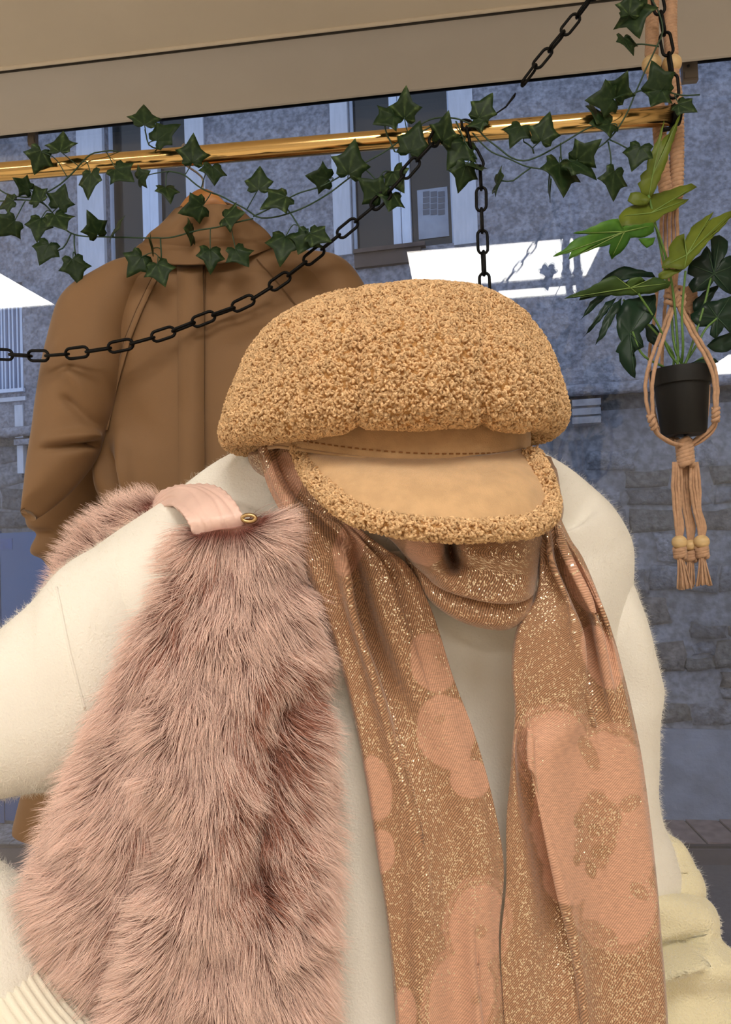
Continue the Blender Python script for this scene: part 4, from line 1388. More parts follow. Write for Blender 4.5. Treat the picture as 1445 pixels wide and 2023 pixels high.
# ---------------------------------------------------------------- scarf
sc_m, nt, b = new_mat('lurex_jacquard')
N, L = nt.nodes, nt.links
uvn = N.new('ShaderNodeUVMap'); UV = uvn.outputs[0]


def node(t, **k):
    n = N.new(t)
    for a, v in k.items():
        if a.startswith('i_'): n.inputs[a[2:].replace('_', ' ')].default_value = v
        else: setattr(n, a, v)
    return n


at = node('ShaderNodeAttribute', attribute_name='rose'); rose = at.outputs['Fac']
sepu = node('ShaderNodeSeparateXYZ'); L.new(UV, sepu.inputs[0])
# twill lines
tw = math_('SINE', math_('MULTIPLY', math_('ADD', sepu.outputs[0], math_('MULTIPLY', sepu.outputs[1], .75)), 2800.0))
twm = node('ShaderNodeMapRange', clamp=True); twm.inputs[1].default_value = -.6; twm.inputs[2].default_value = .6; L.new(tw, twm.inputs[0])
tan1, tan2, pink1, pink2 = srgb(132, 94, 64), srgb(192, 146, 110), srgb(190, 140, 112), srgb(220, 172, 144)
m1 = node('ShaderNodeMix', data_type='RGBA'); m1.inputs[6].default_value = (*tan1, 1); m1.inputs[7].default_value = (*tan2, 1); L.new(twm.outputs[0], m1.inputs[0])
m2 = node('ShaderNodeMix', data_type='RGBA'); m2.inputs[6].default_value = (*pink1, 1); m2.inputs[7].default_value = (*pink2, 1); L.new(twm.outputs[0], m2.inputs[0])
m3 = node('ShaderNodeMix', data_type='RGBA'); L.new(rose, m3.inputs[0]); L.new(m1.outputs[2], m3.inputs[6]); L.new(m2.outputs[2], m3.inputs[7])
# lurex sparkles
sv = node('ShaderNodeTexVoronoi', i_Scale=760.0); sm = node('ShaderNodeMapping'); sm.inputs['Scale'].default_value = (1, .62, 1); L.new(UV, sm.inputs[0]); L.new(sm.outputs[0], sv.inputs['Vector'])
scl = node('ShaderNodeSeparateColor'); L.new(sv.outputs['Color'], scl.inputs[0])
patch = node('ShaderNodeTexNoise', i_Scale=14.0, i_Detail=2.0); L.new(UV, patch.inputs['Vector'])
thr = math_('ADD', math_('MULTIPLY', math_('SUBTRACT', 1.0, rose), .52), math_('MULTIPLY', math_('SUBTRACT', patch.outputs[0], .52), 1.3))
spk = math_('MULTIPLY', math_('GREATER_THAN', thr, scl.outputs[0]), math_('LESS_THAN', sv.outputs['Distance'], .42))
gn = node('ShaderNodeTexNoise', i_Scale=420.0, i_Detail=2.0); gm = node('ShaderNodeMapping'); gm.inputs['Scale'].default_value = (.35, 1.6, 1); L.new(UV, gm.inputs[0]); L.new(gm.outputs[0], gn.inputs['Vector'])
gr = node('ShaderNodeMapRange'); gr.inputs[1].default_value = .3; gr.inputs[2].default_value = .7; gr.inputs[3].default_value = .78; gr.inputs[4].default_value = 1.12; L.new(gn.outputs[0], gr.inputs[0])
mg = node('ShaderNodeVectorMath', operation='SCALE'); L.new(m3.outputs[2], mg.inputs[0]); L.new(gr.outputs[0], mg.inputs['Scale'])
m4 = node('ShaderNodeMix', data_type='RGBA'); L.new(spk, m4.inputs[0]); L.new(mg.outputs[0], m4.inputs[6]); m4.inputs[7].default_value = (1.0, .86, .64, 1)
L.new(m4.outputs[2], b.inputs['Base Color'])
L.new(math_('MULTIPLY', spk, .95), b.inputs['Metallic'])
L.new(math_('SUBTRACT', .62, math_('MULTIPLY', spk, .40)), b.inputs['Roughness'])
geo = node('ShaderNodeNewGeometry')
rv = node('ShaderNodeVectorMath', operation='SUBTRACT'); L.new(sv.outputs['Color'], rv.inputs[0]); rv.inputs[1].default_value = (.5, .5, .5)
rs_ = node('ShaderNodeVectorMath', operation='SCALE'); L.new(rv.outputs[0], rs_.inputs[0]); L.new(math_('MULTIPLY', spk, .42), rs_.inputs['Scale'])
bpn = node('ShaderNodeBump'); bpn.inputs['Strength'].default_value = .35; bpn.inputs['Distance'].default_value = .0004; L.new(twm.outputs[0], bpn.inputs['Height'])
ra_ = node('ShaderNodeVectorMath', operation='ADD'); L.new(bpn.outputs[0], ra_.inputs[0]); L.new(rs_.outputs[0], ra_.inputs[1])
rn = node('ShaderNodeVectorMath', operation='NORMALIZE'); L.new(ra_.outputs[0], rn.inputs[0]); L.new(rn.outputs[0], b.inputs['Normal'])
b.inputs['Sheen Weight'].default_value = .3

scarf = thing('scarf', D(930, 1150, .70), 'long pink and gold shimmering scarf with woven roses draped round the mannequin neck', 'scarf')


# woven roses: (pixel x, pixel y, half width, half height, turn, pink strength of the heart)
ROSES = [(856, 1310, 46, 62, -.3, 1), (882, 1445, 58, 78, -.2, 1), (742, 1558, 34, 66, -.1, 1), (752, 1684, 30, 44, 0, 1), (944, 1828, 56, 84, .15, 2), (912, 1968, 66, 92, .2, 2), (930, 1540, 40, 40, 0, 1),
         (690, 1080, 30, 60, .2, 1), (560, 950, 40, 60, .4, 1), (1095, 1475, 70, 72, .2, 2), (1205, 1530, 78, 84, .1, 2), (1120, 1610, 70, 130, .05, 1), (1246, 1650, 60, 110, 0, 1), (1225, 1790, 76, 80, 0, 2),
         (1190, 1300, 36, 70, -.4, 1), (1150, 1160, 26, 60, -.5, 1), (840, 1080, 40, 40, -.5, 1), (1130, 1730, 60, 60, 0, 1), (800, 2010, 24, 60, 0, 1)]
HOLES = [(1180, 1640, 46, 78, .1, .28), (1143, 1623, 9, 17, 0, -.2), (1176, 1640, 15, 12, .3, -.2), (1186, 1682, 19, 13, -.1, -.2), (1168, 1718, 11, 19, -.2, -.2), (1140, 1700, 8, 12, 0, -.2),
         (1245, 1586, 24, 16, -.4, .35), (1262, 1760, 22, 14, .7, .35), (950, 1840, 12, 14, .4, .4), (942, 1975, 14, 10, -.6, .4), (868, 1422, 14, 8, -.5, .5), (872, 1300, 12, 8, .6, .5), (1165, 1490, 16, 40, -.5, .3), (1190, 1840, 40, 14, .6, .35)]


def rose_mask(V):
    x, y, _ = proj(V)
    q = V[:, [0, 2]]
    nz = np.array([mnoise.noise((a * 60, c * 60, 1)) + .5 * mnoise.noise((a * 160, c * 160, 4)) for a, c in q])
    out = np.zeros(len(V))
    for cx, cy, rx, ry, t, kind in ROSES:
        dx, dy = x - cx, y - cy
        r_ = np.hypot((dx * math.cos(t) + dy * math.sin(t)) / rx, (-dx * math.sin(t) + dy * math.cos(t)) / ry)
        r_ = r_ + .10 * nz
        body_ = np.clip((1 - r_) / .05, 0, 1)
        if kind == 2:
            ringm = np.clip((1.22 - r_) / .04, 0, 1) * .55 - .45 * np.exp(-((r_ - 1.03) / .03) ** 2)
            body_ = np.maximum(body_, ringm)
        out = np.maximum(out, body_ * .92)
    for cx, cy, rx, ry, t, val in HOLES:
        dx, dy = x - cx, y - cy
        r_ = np.hypot((dx * math.cos(t) + dy * math.sin(t)) / rx, (-dx * math.sin(t) + dy * math.cos(t)) / ry) + .18 * nz
        k = np.clip((1 - r_) / .08, 0, 1)
        out = out * (1 - k) + val * k
    return np.clip(out, -.2, 1)


def cloth(name, rows, m, parent, nr=140, nc=90, th=.0022, uv0=(0, 0), wr=0.0, seed=0, sm=12, wave=0.0):
    A = cr(np.array([[D(*p) for p in r_] for r_ in rows]), nr)
    A = np.stack([resample(cr(r_, nc * 3), n=nc) for r_ in A])
    for _ in range(sm):              # relax the weave
        B_ = A.copy()
        B_[1:-1, 1:-1] = .5 * A[1:-1, 1:-1] + .15 * (A[1:-1, :-2] + A[1:-1, 2:]) + .1 * (A[:-2, 1:-1] + A[2:, 1:-1])
        A = B_
    V = A.reshape(-1, 3)
    w = np.linalg.norm(A[:, 1:] - A[:, :-1], axis=2)
    u = np.concatenate([np.zeros((nr, 1)), np.cumsum(w, 1)], 1)
    l_ = np.linalg.norm(A[1:] - A[:-1], axis=2).mean(1)
    v = np.concatenate([[0], np.cumsum(l_)])
    u = u - u[:, -1:] / 2
    uv = np.stack([u + .5 + uv0[0], np.broadcast_to(v[:, None], u.shape) + uv0[1]], -1).reshape(-1, 2)
    Fc = gridfaces(nr, nc)
    Nn = normals(V, Fc)
    if wr:
        V = V + Nn * wrinkle(V, wr, 16, seed, (1, 1, .4))[:, None]
        un = np.tile(np.linspace(0, 1, nc), nr)          # long soft folds down the cloth
        V = V + Nn * (wave * np.sin(un * 15 + seed + 1.2 * np.sin(V[:, 2] * 9)) * np.sin(np.pi * un))[:, None]
        A = V.reshape(nr, nc, 3)
        for _ in range(10):
            B_ = A.copy()
            B_[1:-1, 1:-1] = .4 * A[1:-1, 1:-1] + .15 * (A[1:-1, :-2] + A[1:-1, 2:] + A[:-2, 1:-1] + A[2:, 1:-1])
            A = B_
        V = A.reshape(-1, 3)
    if (Nn @ BACK).mean() < 0: Fc = [f[::-1] for f in Fc]
    o = mk(name, V, Fc, m, parent, True, uv)
    a_ = o.data.attributes.new('rose', 'FLOAT', 'POINT'); a_.data.foreach_set('value', rose_mask(V).astype(np.float32))
    solid(o, th, -1)
    return o


def tail(rows):
    """rows (xl,yl,xr,yr,d,f0,a0,f1,a1,f2,a2): the sheet overlaps itself at three pleats (f across the width, a strength);
    f0 tucks under its right neighbour, f1 and f2 tuck under their left one."""
    out = []
    for xl, yl, xr, yr, d, f0, a0, f1, a1, f2, a2 in rows:
        def pl(f, a, s_):            # four controls of one pleat; spread evenly where the pleat has died out
            return [(f - s_ * .05, -2 - 9 * a), (f, -2 - 13 * a), (f + s_ * (.035 * (1 - a) - .03 * a), -2 + 15 * a), (f + s_ * .085, -2 + 15 * a)]
        k0 = [(u, o_) for u, o_ in pl(f0, a0, -1)][::-1]
        c = [(0, 8), (max(.02, f0 - .075) * .5, 1)] + k0 + [((f0 + f1) / 2, -4 - 2 * a0)] + pl(f1, a1, 1) + [((f1 + .075 + f2) / 2, -2)] + pl(f2, a2, .7) + [((f2 + .06 + 1) / 2, -1), (1, 7)]
        out.append([(xl + (xr - xl) * u, yl + (yr - yl) * u, d + o_ / 1000.0) for u, o_ in c])
    return out


lt = [(512, 885, 590, 885, .735, .2, 0, .5, 0, .8, 0), (528, 960, 648, 985, .715, .2, 0, .55, .1, .86, .2), (568, 1040, 722, 1060, .697, .2, 0, .76, .5, .92, .2), (604, 1120, 800, 1112, .688, .15, 0, .43, 1, .8, .35),
      (642, 1220, 852, 1206, .688, .12, 0, .28, 1, .72, .25), (684, 1350, 898, 1340, .693, .1, 0, .27, .75, .7, .12), (712, 1470, 940, 1450, .699, .1, 0, .27, .4, .7, 0), (736, 1600, 976, 1585, .704, .1, 0, .3, .2, .7, 0),
      (755, 1750, 996, 1715, .708, .1, 0, .35, .1, .75, 0), (770, 1880, 986, 1860, .71, .1, 0, .35, 0, .75, .2), (785, 2030, 1002, 2030, .71, .1, 0, .35, 0, .75, .3), (800, 2260, 1020, 2260, .71, .1, 0, .35, 0, .75, .3)]
cloth('left_tail', tail(lt), sc_m, scarf, 420, 170, wr=.0035, wave=.0055, seed=3)
rt = [(1050, 1030, 1110, 1025, .715, .1, 0, .4, .2, .75, .2), (1064, 1075, 1130, 1065, .70, .1, 0, .3, .6, .66, .6), (1066, 1120, 1156, 1105, .69, .1, 0, .30, 1, .66, 1), (1058, 1182, 1192, 1190, .685, .1, 0, .48, 1, .80, 1),
      (1022, 1245, 1216, 1258, .683, .1, 0, .62, 1, .86, .5), (1013, 1330, 1238, 1345, .687, .1, 0, .66, .6, .86, .2), (1018, 1400, 1252, 1408, .692, .1, 0, .68, .25, .86, 0), (1010, 1500, 1270, 1500, .698, .13, .9, .7, .1, .87, 0),
      (1000, 1620, 1285, 1620, .702, .24, 1, .7, 0, .87, 0), (1000, 1750, 1298, 1750, .705, .35, 1, .78, 0, .92, 0), (990, 1870, 1306, 1870, .707, .46, .7, .8, 0, .92, 0), (998, 2030, 1320, 2030, .708, .5, .3, .8, 0, .92, 0),
      (1010, 2260, 1335, 2260, .71, .5, 0, .8, 0, .92, 0)]
cloth('right_tail', tail(rt), sc_m, scarf, 420, 190, uv0=(.37, .04), wr=.0035, wave=.005, seed=8)
up_ = [[(755, 1052, .70), (820, 1045, .675), (866, 1040, .668), (890, 1040, .69), (914, 1040, .668), (955, 1040, .66), (1010, 1040, .66), (1045, 1045, .668), (1072, 1050, .70)],
       [(778, 1072, .70), (830, 1080, .668), (870, 1078, .660), (890, 1076, .715), (910, 1074, .658), (955, 1074, .652), (1010, 1076, .654), (1045, 1080, .664), (1070, 1085, .70)],
       [(794, 1092, .70), (840, 1106, .664), (876, 1108, .658), (895, 1104, .712), (914, 1098, .655), (955, 1102, .648), (1010, 1108, .650), (1045, 1110, .662), (1068, 1112, .70)],
       [(810, 1112, .70), (852, 1130, .662), (886, 1136, .653), (906, 1132, .657), (926, 1124, .650), (965, 1132, .650), (1010, 1138, .652), (1045, 1140, .660), (1066, 1135, .70)],
       [(826, 1130, .705), (866, 1150, .665), (900, 1158, .656), (925, 1158, .652), (950, 1156, .655), (980, 1166, .650), (1015, 1166, .652), (1045, 1162, .660), (1062, 1153, .70)],
       [(836, 1142, .715), (872, 1164, .674), (905, 1176, .662), (932, 1182, .657), (960, 1188, .654), (990, 1192, .653), (1020, 1191, .656), (1046, 1182, .668), (1060, 1168, .705)],
       [(840, 1140, .735), (874, 1158, .70), (906, 1170, .692), (932, 1176, .688), (960, 1181, .686), (990, 1184, .685), (1019, 1183, .688), (1044, 1174, .698), (1056, 1160, .72)]]
cloth('upper_neck_fold', up_, sc_m, scarf, 90, 110, uv0=(.1, -.02), wr=.002, seed=5)
lo_ = [[(788, 1070, .715), (840, 1125, .70), (900, 1155, .69), (960, 1165, .685), (1010, 1165, .685), (1045, 1155, .695), (1062, 1140, .712)],
       [(806, 1118, .708), (850, 1163, .686), (905, 1192, .676), (960, 1204, .671), (1010, 1203, .672), (1048, 1188, .682), (1062, 1165, .71)],
       [(822, 1155, .71), (858, 1190, .688), (905, 1218, .678), (960, 1232, .672), (1008, 1232, .672), (1048, 1206, .684), (1062, 1180, .715)],
       [(828, 1168, .725), (862, 1198, .705), (908, 1228, .694), (960, 1244, .69), (1008, 1244, .69), (1050, 1214, .70), (1062, 1186, .73)],
       [(832, 1168, .75), (866, 1196, .73), (910, 1224, .72), (960, 1238, .715), (1008, 1238, .715), (1048, 1210, .725), (1060, 1184, .75)]]
cloth('lower_neck_fold', lo_, sc_m, scarf, 70, 110, uv0=(.2, .0), wr=.0015, seed=6)
V, Fc, uv = tube_lr([(500, 880, .80, 1085, 905, .82, .075), (492, 912, .80, 1095, 935, .82, .085), (540, 960, .79, 1100, 980, .82, .085), (650, 1020, .785, 1105, 1030, .81, .085), (760, 1080, .775, 1085, 1080, .80, .075), (800, 1130, .765, 1065, 1130, .79, .06)], 50, 70, 2.2)
mk('neck_wrap', V, outward(V, Fc), sc_m, scarf, True, np.concatenate([uv]))

# ---------------------------------------------------------------- newsboy cap
sherpa_base = pm('sherpa_backing', srgb(184, 138, 86), .95, bump=1.0, bscale=260, bdist=.004, spec=.1)
sherpa = hair_mat('sherpa_curl', srgb(178, 136, 92), srgb(229, 193, 147), .85, .26)
suede = pm('tan_suede', srgb(208, 170, 126), .85, var=.14, vscale=70, bump=.5, bscale=700, bdist=.0012, sheen=.5, spec=.2, detail=6)
thread_m = pm('brown_thread', srgb(158, 108, 62), .8)
cap = thing('newsboy_cap', D(780, 870, .78), 'tan curly sherpa newsboy cap with suede band and peak on the mannequin', 'cap')
SEAM0, DCAP = math.radians(-13), .785
# crown silhouette: fitted rows (xl, yl, xr, yr) of a puffed dome, front bulge as half depth
crown = [(800, 586, 905, 583, .02), (735, 598, 955, 596, .06), (660, 616, 1000, 622, .10), (590, 640, 1035, 655, .13), (528, 678, 1066, 702, .155), (492, 724, 1086, 745, .172), (468, 780, 1102, 790, .178),
         (455, 826, 1110, 822, .178), (447, 862, 1106, 846, .172), (455, 886, 1092, 862, .158), (500, 893, 1068, 868, .135), (560, 886, 1030, 866, .115)]
secs = [(a, b_, DCAP, c, d, DCAP, t) for a, b_, c, d, t in crown]
V, Fc, uv = tube_lr(secs, 110, 160, 2.05)
Fc = outward(V, Fc)
nl, nr_ = 110, 160
th_ = np.tile(np.linspace(0, 2 * np.pi, nr_, endpoint=False), nl)
row = np.repeat(np.arange(nl), nr_)
Nn = normals(V, Fc)
px, py, _ = proj(V)
M_ = nl * nr_
sinv = np.clip((px[:M_] - 780) / 330, -1, 1)
front = np.sin(th_) > 0
az = np.where(front, np.arcsin(sinv), np.pi - np.arcsin(sinv))
ds = np.abs((az - SEAM0 + np.pi / 8) % (np.pi / 4) - np.pi / 8)
amp = (np.abs(az) < .9) * np.clip((row / nl - .12) / .25, 0, 1) * np.clip((1 - row / nl) / .12, 0, 1)
V[:M_] += Nn[:M_] * ((-.007 * np.exp(-(ds / .04) ** 2) + .0025 * np.sin(np.clip(ds / (np.pi / 8), 0, 1) * np.pi / 2)) * amp)[:, None]
# lower edge of the front sags and rises like the photographed one
sag = np.clip((row / nl - .80) / .2, 0, 1) * front
V[:M_, 2] += sag * (.008 + .006 * np.exp(-((px[:M_] - 760) / 120) ** 2))
V += normals(V, Fc) * wrinkle(V, .004, 22, 3)[:, None]
cr_o = mk('crown', V, Fc, sherpa_base, cap)
P, Nc = sample(V, Fc, 46000, facing(-.35))
curls('sherpa_pile', P - Nc * .0006, Nc, sherpa, cr_o, .00125, .0009, .0026, 8)
V, Fc = sphere(D(850, 580, DCAP), .009, 12, .5)
mk('top_button', V, Fc, sherpa_base, cap)

# band round the head opening
bd = [(522, 838, DCAP, 1044, 838, DCAP, .112), (520, 868, DCAP, 1044, 862, DCAP, .118), (519, 884, DCAP, 1043, 878, DCAP, .121), (518, 891, DCAP, 1042, 896, DCAP, .122), (520, 893, DCAP, 1040, 899, DCAP, .1205)]
V, Fc, uv = tube_lr(bd, 24, 150, 2.1, cap=False)
Fc = outward(V, Fc)
px, py, _ = proj(V)
fr = (V - D(780, 870, DCAP)) @ BACK > 0
kk = np.repeat(np.linspace(0, 1, 24), 150)
V[:, 2] -= np.where(fr, .0175 * np.clip(1 - ((px - 850) / 300) ** 2, 0, 1) * kk, 0)
o = mk('band', V, Fc, suede, cap); solid(o, .002, -1)
BV = V.reshape(24, 150, 3)
edge = BV[-2][np.argsort(proj(BV[-2])[0])]
edge = np.array([p for p in BV[-2] if (p - D(780, 870, DCAP)) @ BACK > .015])
edge = edge[np.argsort(proj(edge)[0])]
st_ = resample(edge, n=64)
up_off = np.array([0, 0, .0075])
for i in range(2, 62):
    a, c = st_[i] + BACK * .0022 + up_off, st_[i] + (st_[min(i + 1, 63)] - st_[i]) * .55 + BACK * .0022 + up_off
    if i == 2: mbst = MB()
    mbst.tube([a, c], .0007, 5)
o = mbst.build('stitching', thread_m, cap); o['kind'] = 'stuff'
mk('welt', *tube(resample(edge + BACK * .001 + np.array([0, 0, -.0005]), n=80), .0017, 8), suede, cap)

# peak: suede upper with curly rim
inn = [(590, 884, .722), (640, 888, .694), (720, 894, .677), (800, 900, .670), (870, 902, .670), (940, 899, .677), (1000, 892, .693), (1040, 884, .722)]
out = [(598, 905, .70), (630, 958, .652), (688, 1008, .612), (765, 1034, .592), (860, 1046, .585), (965, 1048, .590), (1050, 1038, .612), (1088, 1014, .645)]
I_ = cr(np.array([D(*p) for p in inn]), 90)
O_ = cr(np.array([D(*p) for p in out]), 90)
O_[-1] = D(1088, 990, .66)
nv = 36
rowsP = []
for j in range(nv):
    k = j / (nv - 1)
    bulge = .012 * math.sin(math.pi * k)
    rowsP.append(I_ * (1 - k) + O_ * k + (BACK * .8 + UP * .3) * bulge)
A = np.array(rowsP)
# right flank swings out to the rim corner
V = A.reshape(-1, 3)
Fp = gridfaces(nv, 90)
Np = normals(V, Fp)
if (Np @ BACK).mean() < 0: Fp = [f[::-1] for f in Fp]; Np = -Np
o = mk('peak', V, Fp, suede, cap); solid(o, .004, -1); peak = o
rim = np.concatenate([A[int(nv * k), :1] for k in (.25, .5, .75)] + [O_] + [A[int(nv * k), -1:] for k in (.8, .6, .4, .2)])
rimr = resample(cr(rim, 160), n=140)
V2, F2 = tube(rimr, .0066, 14)
F2 = outward(V2, F2)
ro = mk('peak_trim', V2, F2, sherpa_base, cap)
P, Nc = sample(V2, F2, 4600, facing(-.6))
curls('sherpa_pile', P, Nc, sherpa, ro, .00125, .0009, .0026, 8)
# a few curls creep over the edge of the suede
P, Nc = sample(V, Fp, 2600, lambda p, n: np.array([max(0.0, 1 - np.min(np.linalg.norm(rimr - q, axis=1)) / .0105) for q in p]) ** 1.2)
curls('sherpa_edge', P, Nc, sherpa, ro, .00125, .0009, .002, 8)
mk('rivet', *sphere(D(1047, 830, DCAP - .10), .003, 8), pm('dark_metal_rivet', (.03, .025, .02), .35, .8), cap)

# ---------------------------------------------------------------- pink faux fur stole
fur_skin = pm('fur_backing', srgb(176, 132, 120), .95, spec=.1)
fur_m = hair_mat('dusty_pink_fur', srgb(130, 78, 66), srgb(255, 223, 208), .5, .28)
leather = pm('pink_leather', srgb(236, 200, 186), .42, var=.06, vscale=40, bump=.25, bscale=500, bdist=.0008)
gold_m = pm('pale_gold_hardware', srgb(190, 158, 112), .4, 1.0)
stole = thing('fur_stole', D(430, 1000, .70), 'dusty pink faux fur stole with a pleated leather strap over the shoulder', 'stole')

DF = .70
fs = [(396, 1046, DF - .012, 512, 1028, DF - .012, .020), (368, 1110, DF - .005, 556, 1085, DF - .005, .026), (325, 1215, DF, 588, 1190, DF, .036), (262, 1340, DF, 604, 1320, DF, .042), (212, 1460, DF, 610, 1440, DF, .046), (172, 1570, DF, 612, 1560, DF, .048),
      (135, 1680, DF, 614, 1690, DF, .048), (122, 1770, DF, 614, 1790, DF, .048), (150, 1870, DF, 612, 1890, DF, .046), (200, 1970, DF, 610, 1980, DF, .044), (250, 2060, DF, 606, 2080, DF, .042), (300, 2200, DF, 596, 2200, DF, .03)]
V, Fc, uv = tube_lr(fs, 130, 90, 2.4)
Fc = outward(V, Fc); Nn = normals(V, Fc); px, py, _ = proj(V)


def seg(px, py, line):
    best = np.full(px.shape, 1e9); side = np.zeros(px.shape)
    for (x0, y0), (x1, y1) in zip(line[:-1], line[1:]):
        ex, ey = x1 - x0, y1 - y0; l2 = ex * ex + ey * ey
        t = np.clip(((px - x0) * ex + (py - y0) * ey) / l2, 0, 1)
        q = np.hypot(px - x0 - t * ex, py - y0 - t * ey)
        s = np.sign(px - (x0 + t * ex))
        side = np.where(q < best, s, side); best = np.minimum(best, q)
    return best, side


VA = [(318, 1600), (300, 1700), (262, 1830), (232, 1940), (205, 2060)]
VB = [(560, 1360), (535, 1430), (515, 1530), (500, 1640), (515, 1740)]
VC = [(430, 1090), (405, 1170), (330, 1290)]
VD = [(380, 1850), (372, 1950), (365, 2060)]
dA, sA = seg(px, py, VA); dB, sB = seg(px, py, VB); dC, sC = seg(px, py, VC); dD, sD = seg(px, py, VD)
disp = -.036 * np.exp(-(dA / 34) ** 2) - .036 * np.exp(-(dB / 36) ** 2) - .012 * np.exp(-(dC / 34) ** 2) - .010 * np.exp(-(dD / 30) ** 2)
disp += .014 * np.exp(-((dA - 80) / 50) ** 2) * (sA > 0)
V = V + Nn * (disp + wrinkle(V, .008, 18, 7))[:, None]
ff = mk('fur_front', V, Fc, fur_skin, stole)


def fur(V, Fc, n, parent, flow, ln, lim=-.35, rad=.00016, nclump=2600, k=6, keep=None, mat=None):
    P, Nn = sample(V, Fc, n, keep or facing(lim))
    fl = flow(P)
    base = Nn * .42 + fl
    base /= np.linalg.norm(base, axis=1)[:, None]
    length = ln * (.65 + .5 * rng.random(n))
    jit = rng.normal(0, .20, (n, 3))
    wob = np.array([[mnoise.noise((p[0] * 28, p[1] * 28, p[2] * 28 + s * 9)) for s in range(3)] for p in P[:, :]]) * .8
    d0 = Nn * .85 + fl * .6 + jit + wob * .6; d0 /= np.linalg.norm(d0, axis=1)[:, None]
    d1 = fl + Nn * .18 + jit + wob; d1 /= np.linalg.norm(d1, axis=1)[:, None]
    t = np.linspace(0, 1, k)
    Q = P[:, None] + (d0[:, None] * (t * (1 - .5 * t))[None, :, None] * .8 + d1[:, None] * (t ** 1.6)[None, :, None] * .62) * length[:, None, None]
    # clumping towards guide hairs
    ci = rng.choice(n, min(nclump, n // 4), replace=False)
    CP = P[ci].astype(np.float32)
    own = np.empty(n, int)
    for a in range(0, n, 4000):
        q = P[a:a + 4000].astype(np.float32)
        own[a:a + 4000] = ((q[:, None] - CP[None]) ** 2).sum(2).argmin(1)
    g = Q[ci][own]
    cl = (t ** 1.5 * .62)[None, :, None] * (.5 + .5 * rng.random(n))[:, None, None]
    Q = Q * (1 - cl) + (g + (P - P[ci][own])[:, None] * .25) * cl
    Q += rng.normal(0, .0006, Q.shape) * t[None, :, None]
    return strands('fur_pile', Q, rad * np.array([1, 1, .95, .8, .55, .12]), mat or fur_m, parent)


def flow_front(P):
    x, y, _ = proj(P)
    cx = np.interp(y, [1040, 1300, 1600, 2050], [450, 440, 420, 430])
    hw = np.interp(y, [1040, 1300, 1600, 1750, 2050], [70, 180, 240, 245, 180])
    lat = np.clip((x - cx) / hw, -1.2, 1.2) * .8
    dB, sB = seg(x, y, VB)
    lat += sB * .9 * np.exp(-(dB / 55) ** 2) * (sB > 0) - .25 * np.exp(-(dB / 60) ** 2) * (sB < 0)
    dA, sA = seg(x, y, VA)
    lat -= .75 * np.exp(-((dA - 40) / 60) ** 2) * (sA > 0)
    up_k = .9 * np.exp(-((y - 1030) / 28) ** 2)
    f = RIGHT[None] * lat[:, None] - UP[None] * (1 - .25 * np.abs(lat) - up_k)[:, None]
    return f / np.linalg.norm(f, axis=1)[:, None]


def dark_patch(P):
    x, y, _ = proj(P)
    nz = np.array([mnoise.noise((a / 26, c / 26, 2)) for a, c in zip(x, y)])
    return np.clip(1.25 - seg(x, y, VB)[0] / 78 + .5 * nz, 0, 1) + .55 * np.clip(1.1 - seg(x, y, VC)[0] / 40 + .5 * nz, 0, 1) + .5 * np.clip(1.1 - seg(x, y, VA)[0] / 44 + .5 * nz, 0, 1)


fur_d = hair_mat('dark_valley_fur', srgb(88, 42, 32), srgb(190, 132, 112), .5, .3)  # darker-tipped hairs, denser along the valley lines
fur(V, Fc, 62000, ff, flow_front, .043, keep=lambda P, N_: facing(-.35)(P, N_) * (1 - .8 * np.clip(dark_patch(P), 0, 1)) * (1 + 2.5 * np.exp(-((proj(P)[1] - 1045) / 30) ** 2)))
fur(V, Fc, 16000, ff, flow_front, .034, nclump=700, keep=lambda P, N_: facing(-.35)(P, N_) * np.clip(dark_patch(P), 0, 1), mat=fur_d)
# back part of the stole hanging behind the shoulder
fb = [(306, 1000, .83, 330, 1060, .83, .012), (262, 1004, .85, 320, 1110, .85, .022), (212, 1034, .865, 300, 1160, .865, .028), (165, 1086, .875, 280, 1220, .875, .03), (140, 1150, .885, 260, 1290, .885, .03), (140, 1260, .895, 250, 1400, .895, .03), (170, 1400, .90, 260, 1500, .90, .02)]
V, Fc, uv = tube_lr(fb, 60, 40, 2.2)
Fc = outward(V, Fc)
fbo = mk('fur_back', V, Fc, fur_skin, stole)


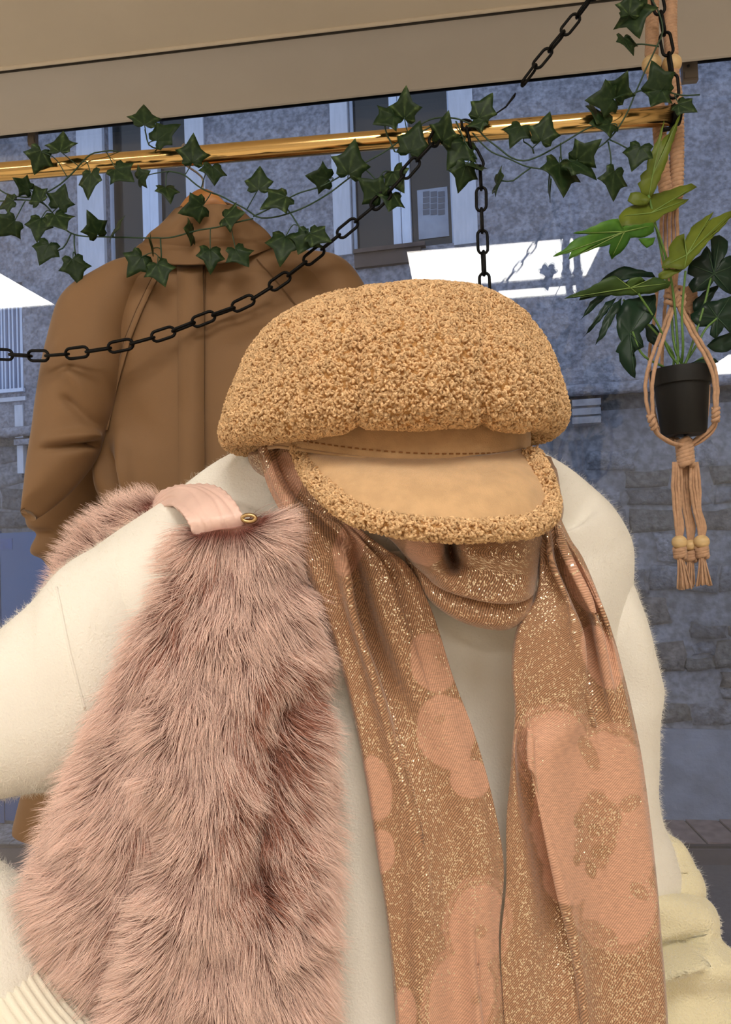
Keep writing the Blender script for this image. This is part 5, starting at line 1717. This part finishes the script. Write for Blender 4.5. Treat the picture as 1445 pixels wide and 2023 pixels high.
def flow_back(P):
    f = np.tile(-RIGHT * .75 + UP * .45, (len(P), 1))
    x, y, _ = proj(P)
    f += RIGHT[None] * ((x - 200) / 160)[:, None] * .6
    return f / np.linalg.norm(f, axis=1)[:, None]


fur(V, Fc, 12000, fbo, flow_back, .034, -.6, nclump=500)
# strap
sp = [[(386, 1072, .684), (436, 1063, .680), (488, 1050, .684)], [(374, 1038, .680), (427, 1029, .672), (480, 1020, .678)], [(365, 1020, .688), (416, 1006, .680), (468, 996, .686)], [(356, 1009, .703), (404, 988, .696), (451, 975, .704)],
      [(348, 1002, .722), (390, 975, .718), (431, 961, .727)], [(341, 998, .745), (374, 966, .742), (405, 955, .752)], [(334, 997, .768), (350, 962, .765), (372, 956, .778)], [(325, 1000, .79), (334, 970, .79), (345, 959, .80)], [(311, 1008, .812), (314, 984, .815), (319, 969, .822)],
      [(299, 1015, .83), (299, 1000, .835), (302, 989, .842)], [(288, 1030, .845), (287, 1020, .85), (288, 1012, .855)]]
A = cr(np.array([[D(*p) for p in r_] for r_ in sp]), 110); A = np.stack([cr(r_, 36) for r_ in A])
V = A.reshape(-1, 3); Fs = gridfaces(110, 36); Ns = normals(V, Fs)
if (Ns[:36 * 30] @ BACK).mean() < 0: Fs = [f[::-1] for f in Fs]; Ns = -Ns
uu = np.tile(np.linspace(0, 1, 36), 110); vv = np.repeat(np.linspace(0, 1, 110), 36)
pleat = -.0009 * sum(np.exp(-((uu - c_ - .05 * np.sin(vv * 7 + c_ * 9)) / .035) ** 2) for c_ in (.2, .42, .63, .82)) + .0006 * np.sin(vv * 120) * (np.abs(uu - .5) > .46)
V = V + Ns * (pleat + wrinkle(V, .0008, 45, 3))[:, None]
o = mk('strap', V, Fs, leather, stole); solid(o, .006, -1); o['label'] = 'pleated pale pink leather strap'
c = D(492, 1024, .672)
ringP = [c + RIGHT * .0085 * math.cos(a) * .7 + UP * .003 * math.sin(a) for a in np.linspace(0, 2 * math.pi, 20, endpoint=False)]
mk('ring', *tube(np.array(ringP), .0018, 8, closed=True), gold_m, stole)['label'] = 'small gold coloured metal ring'
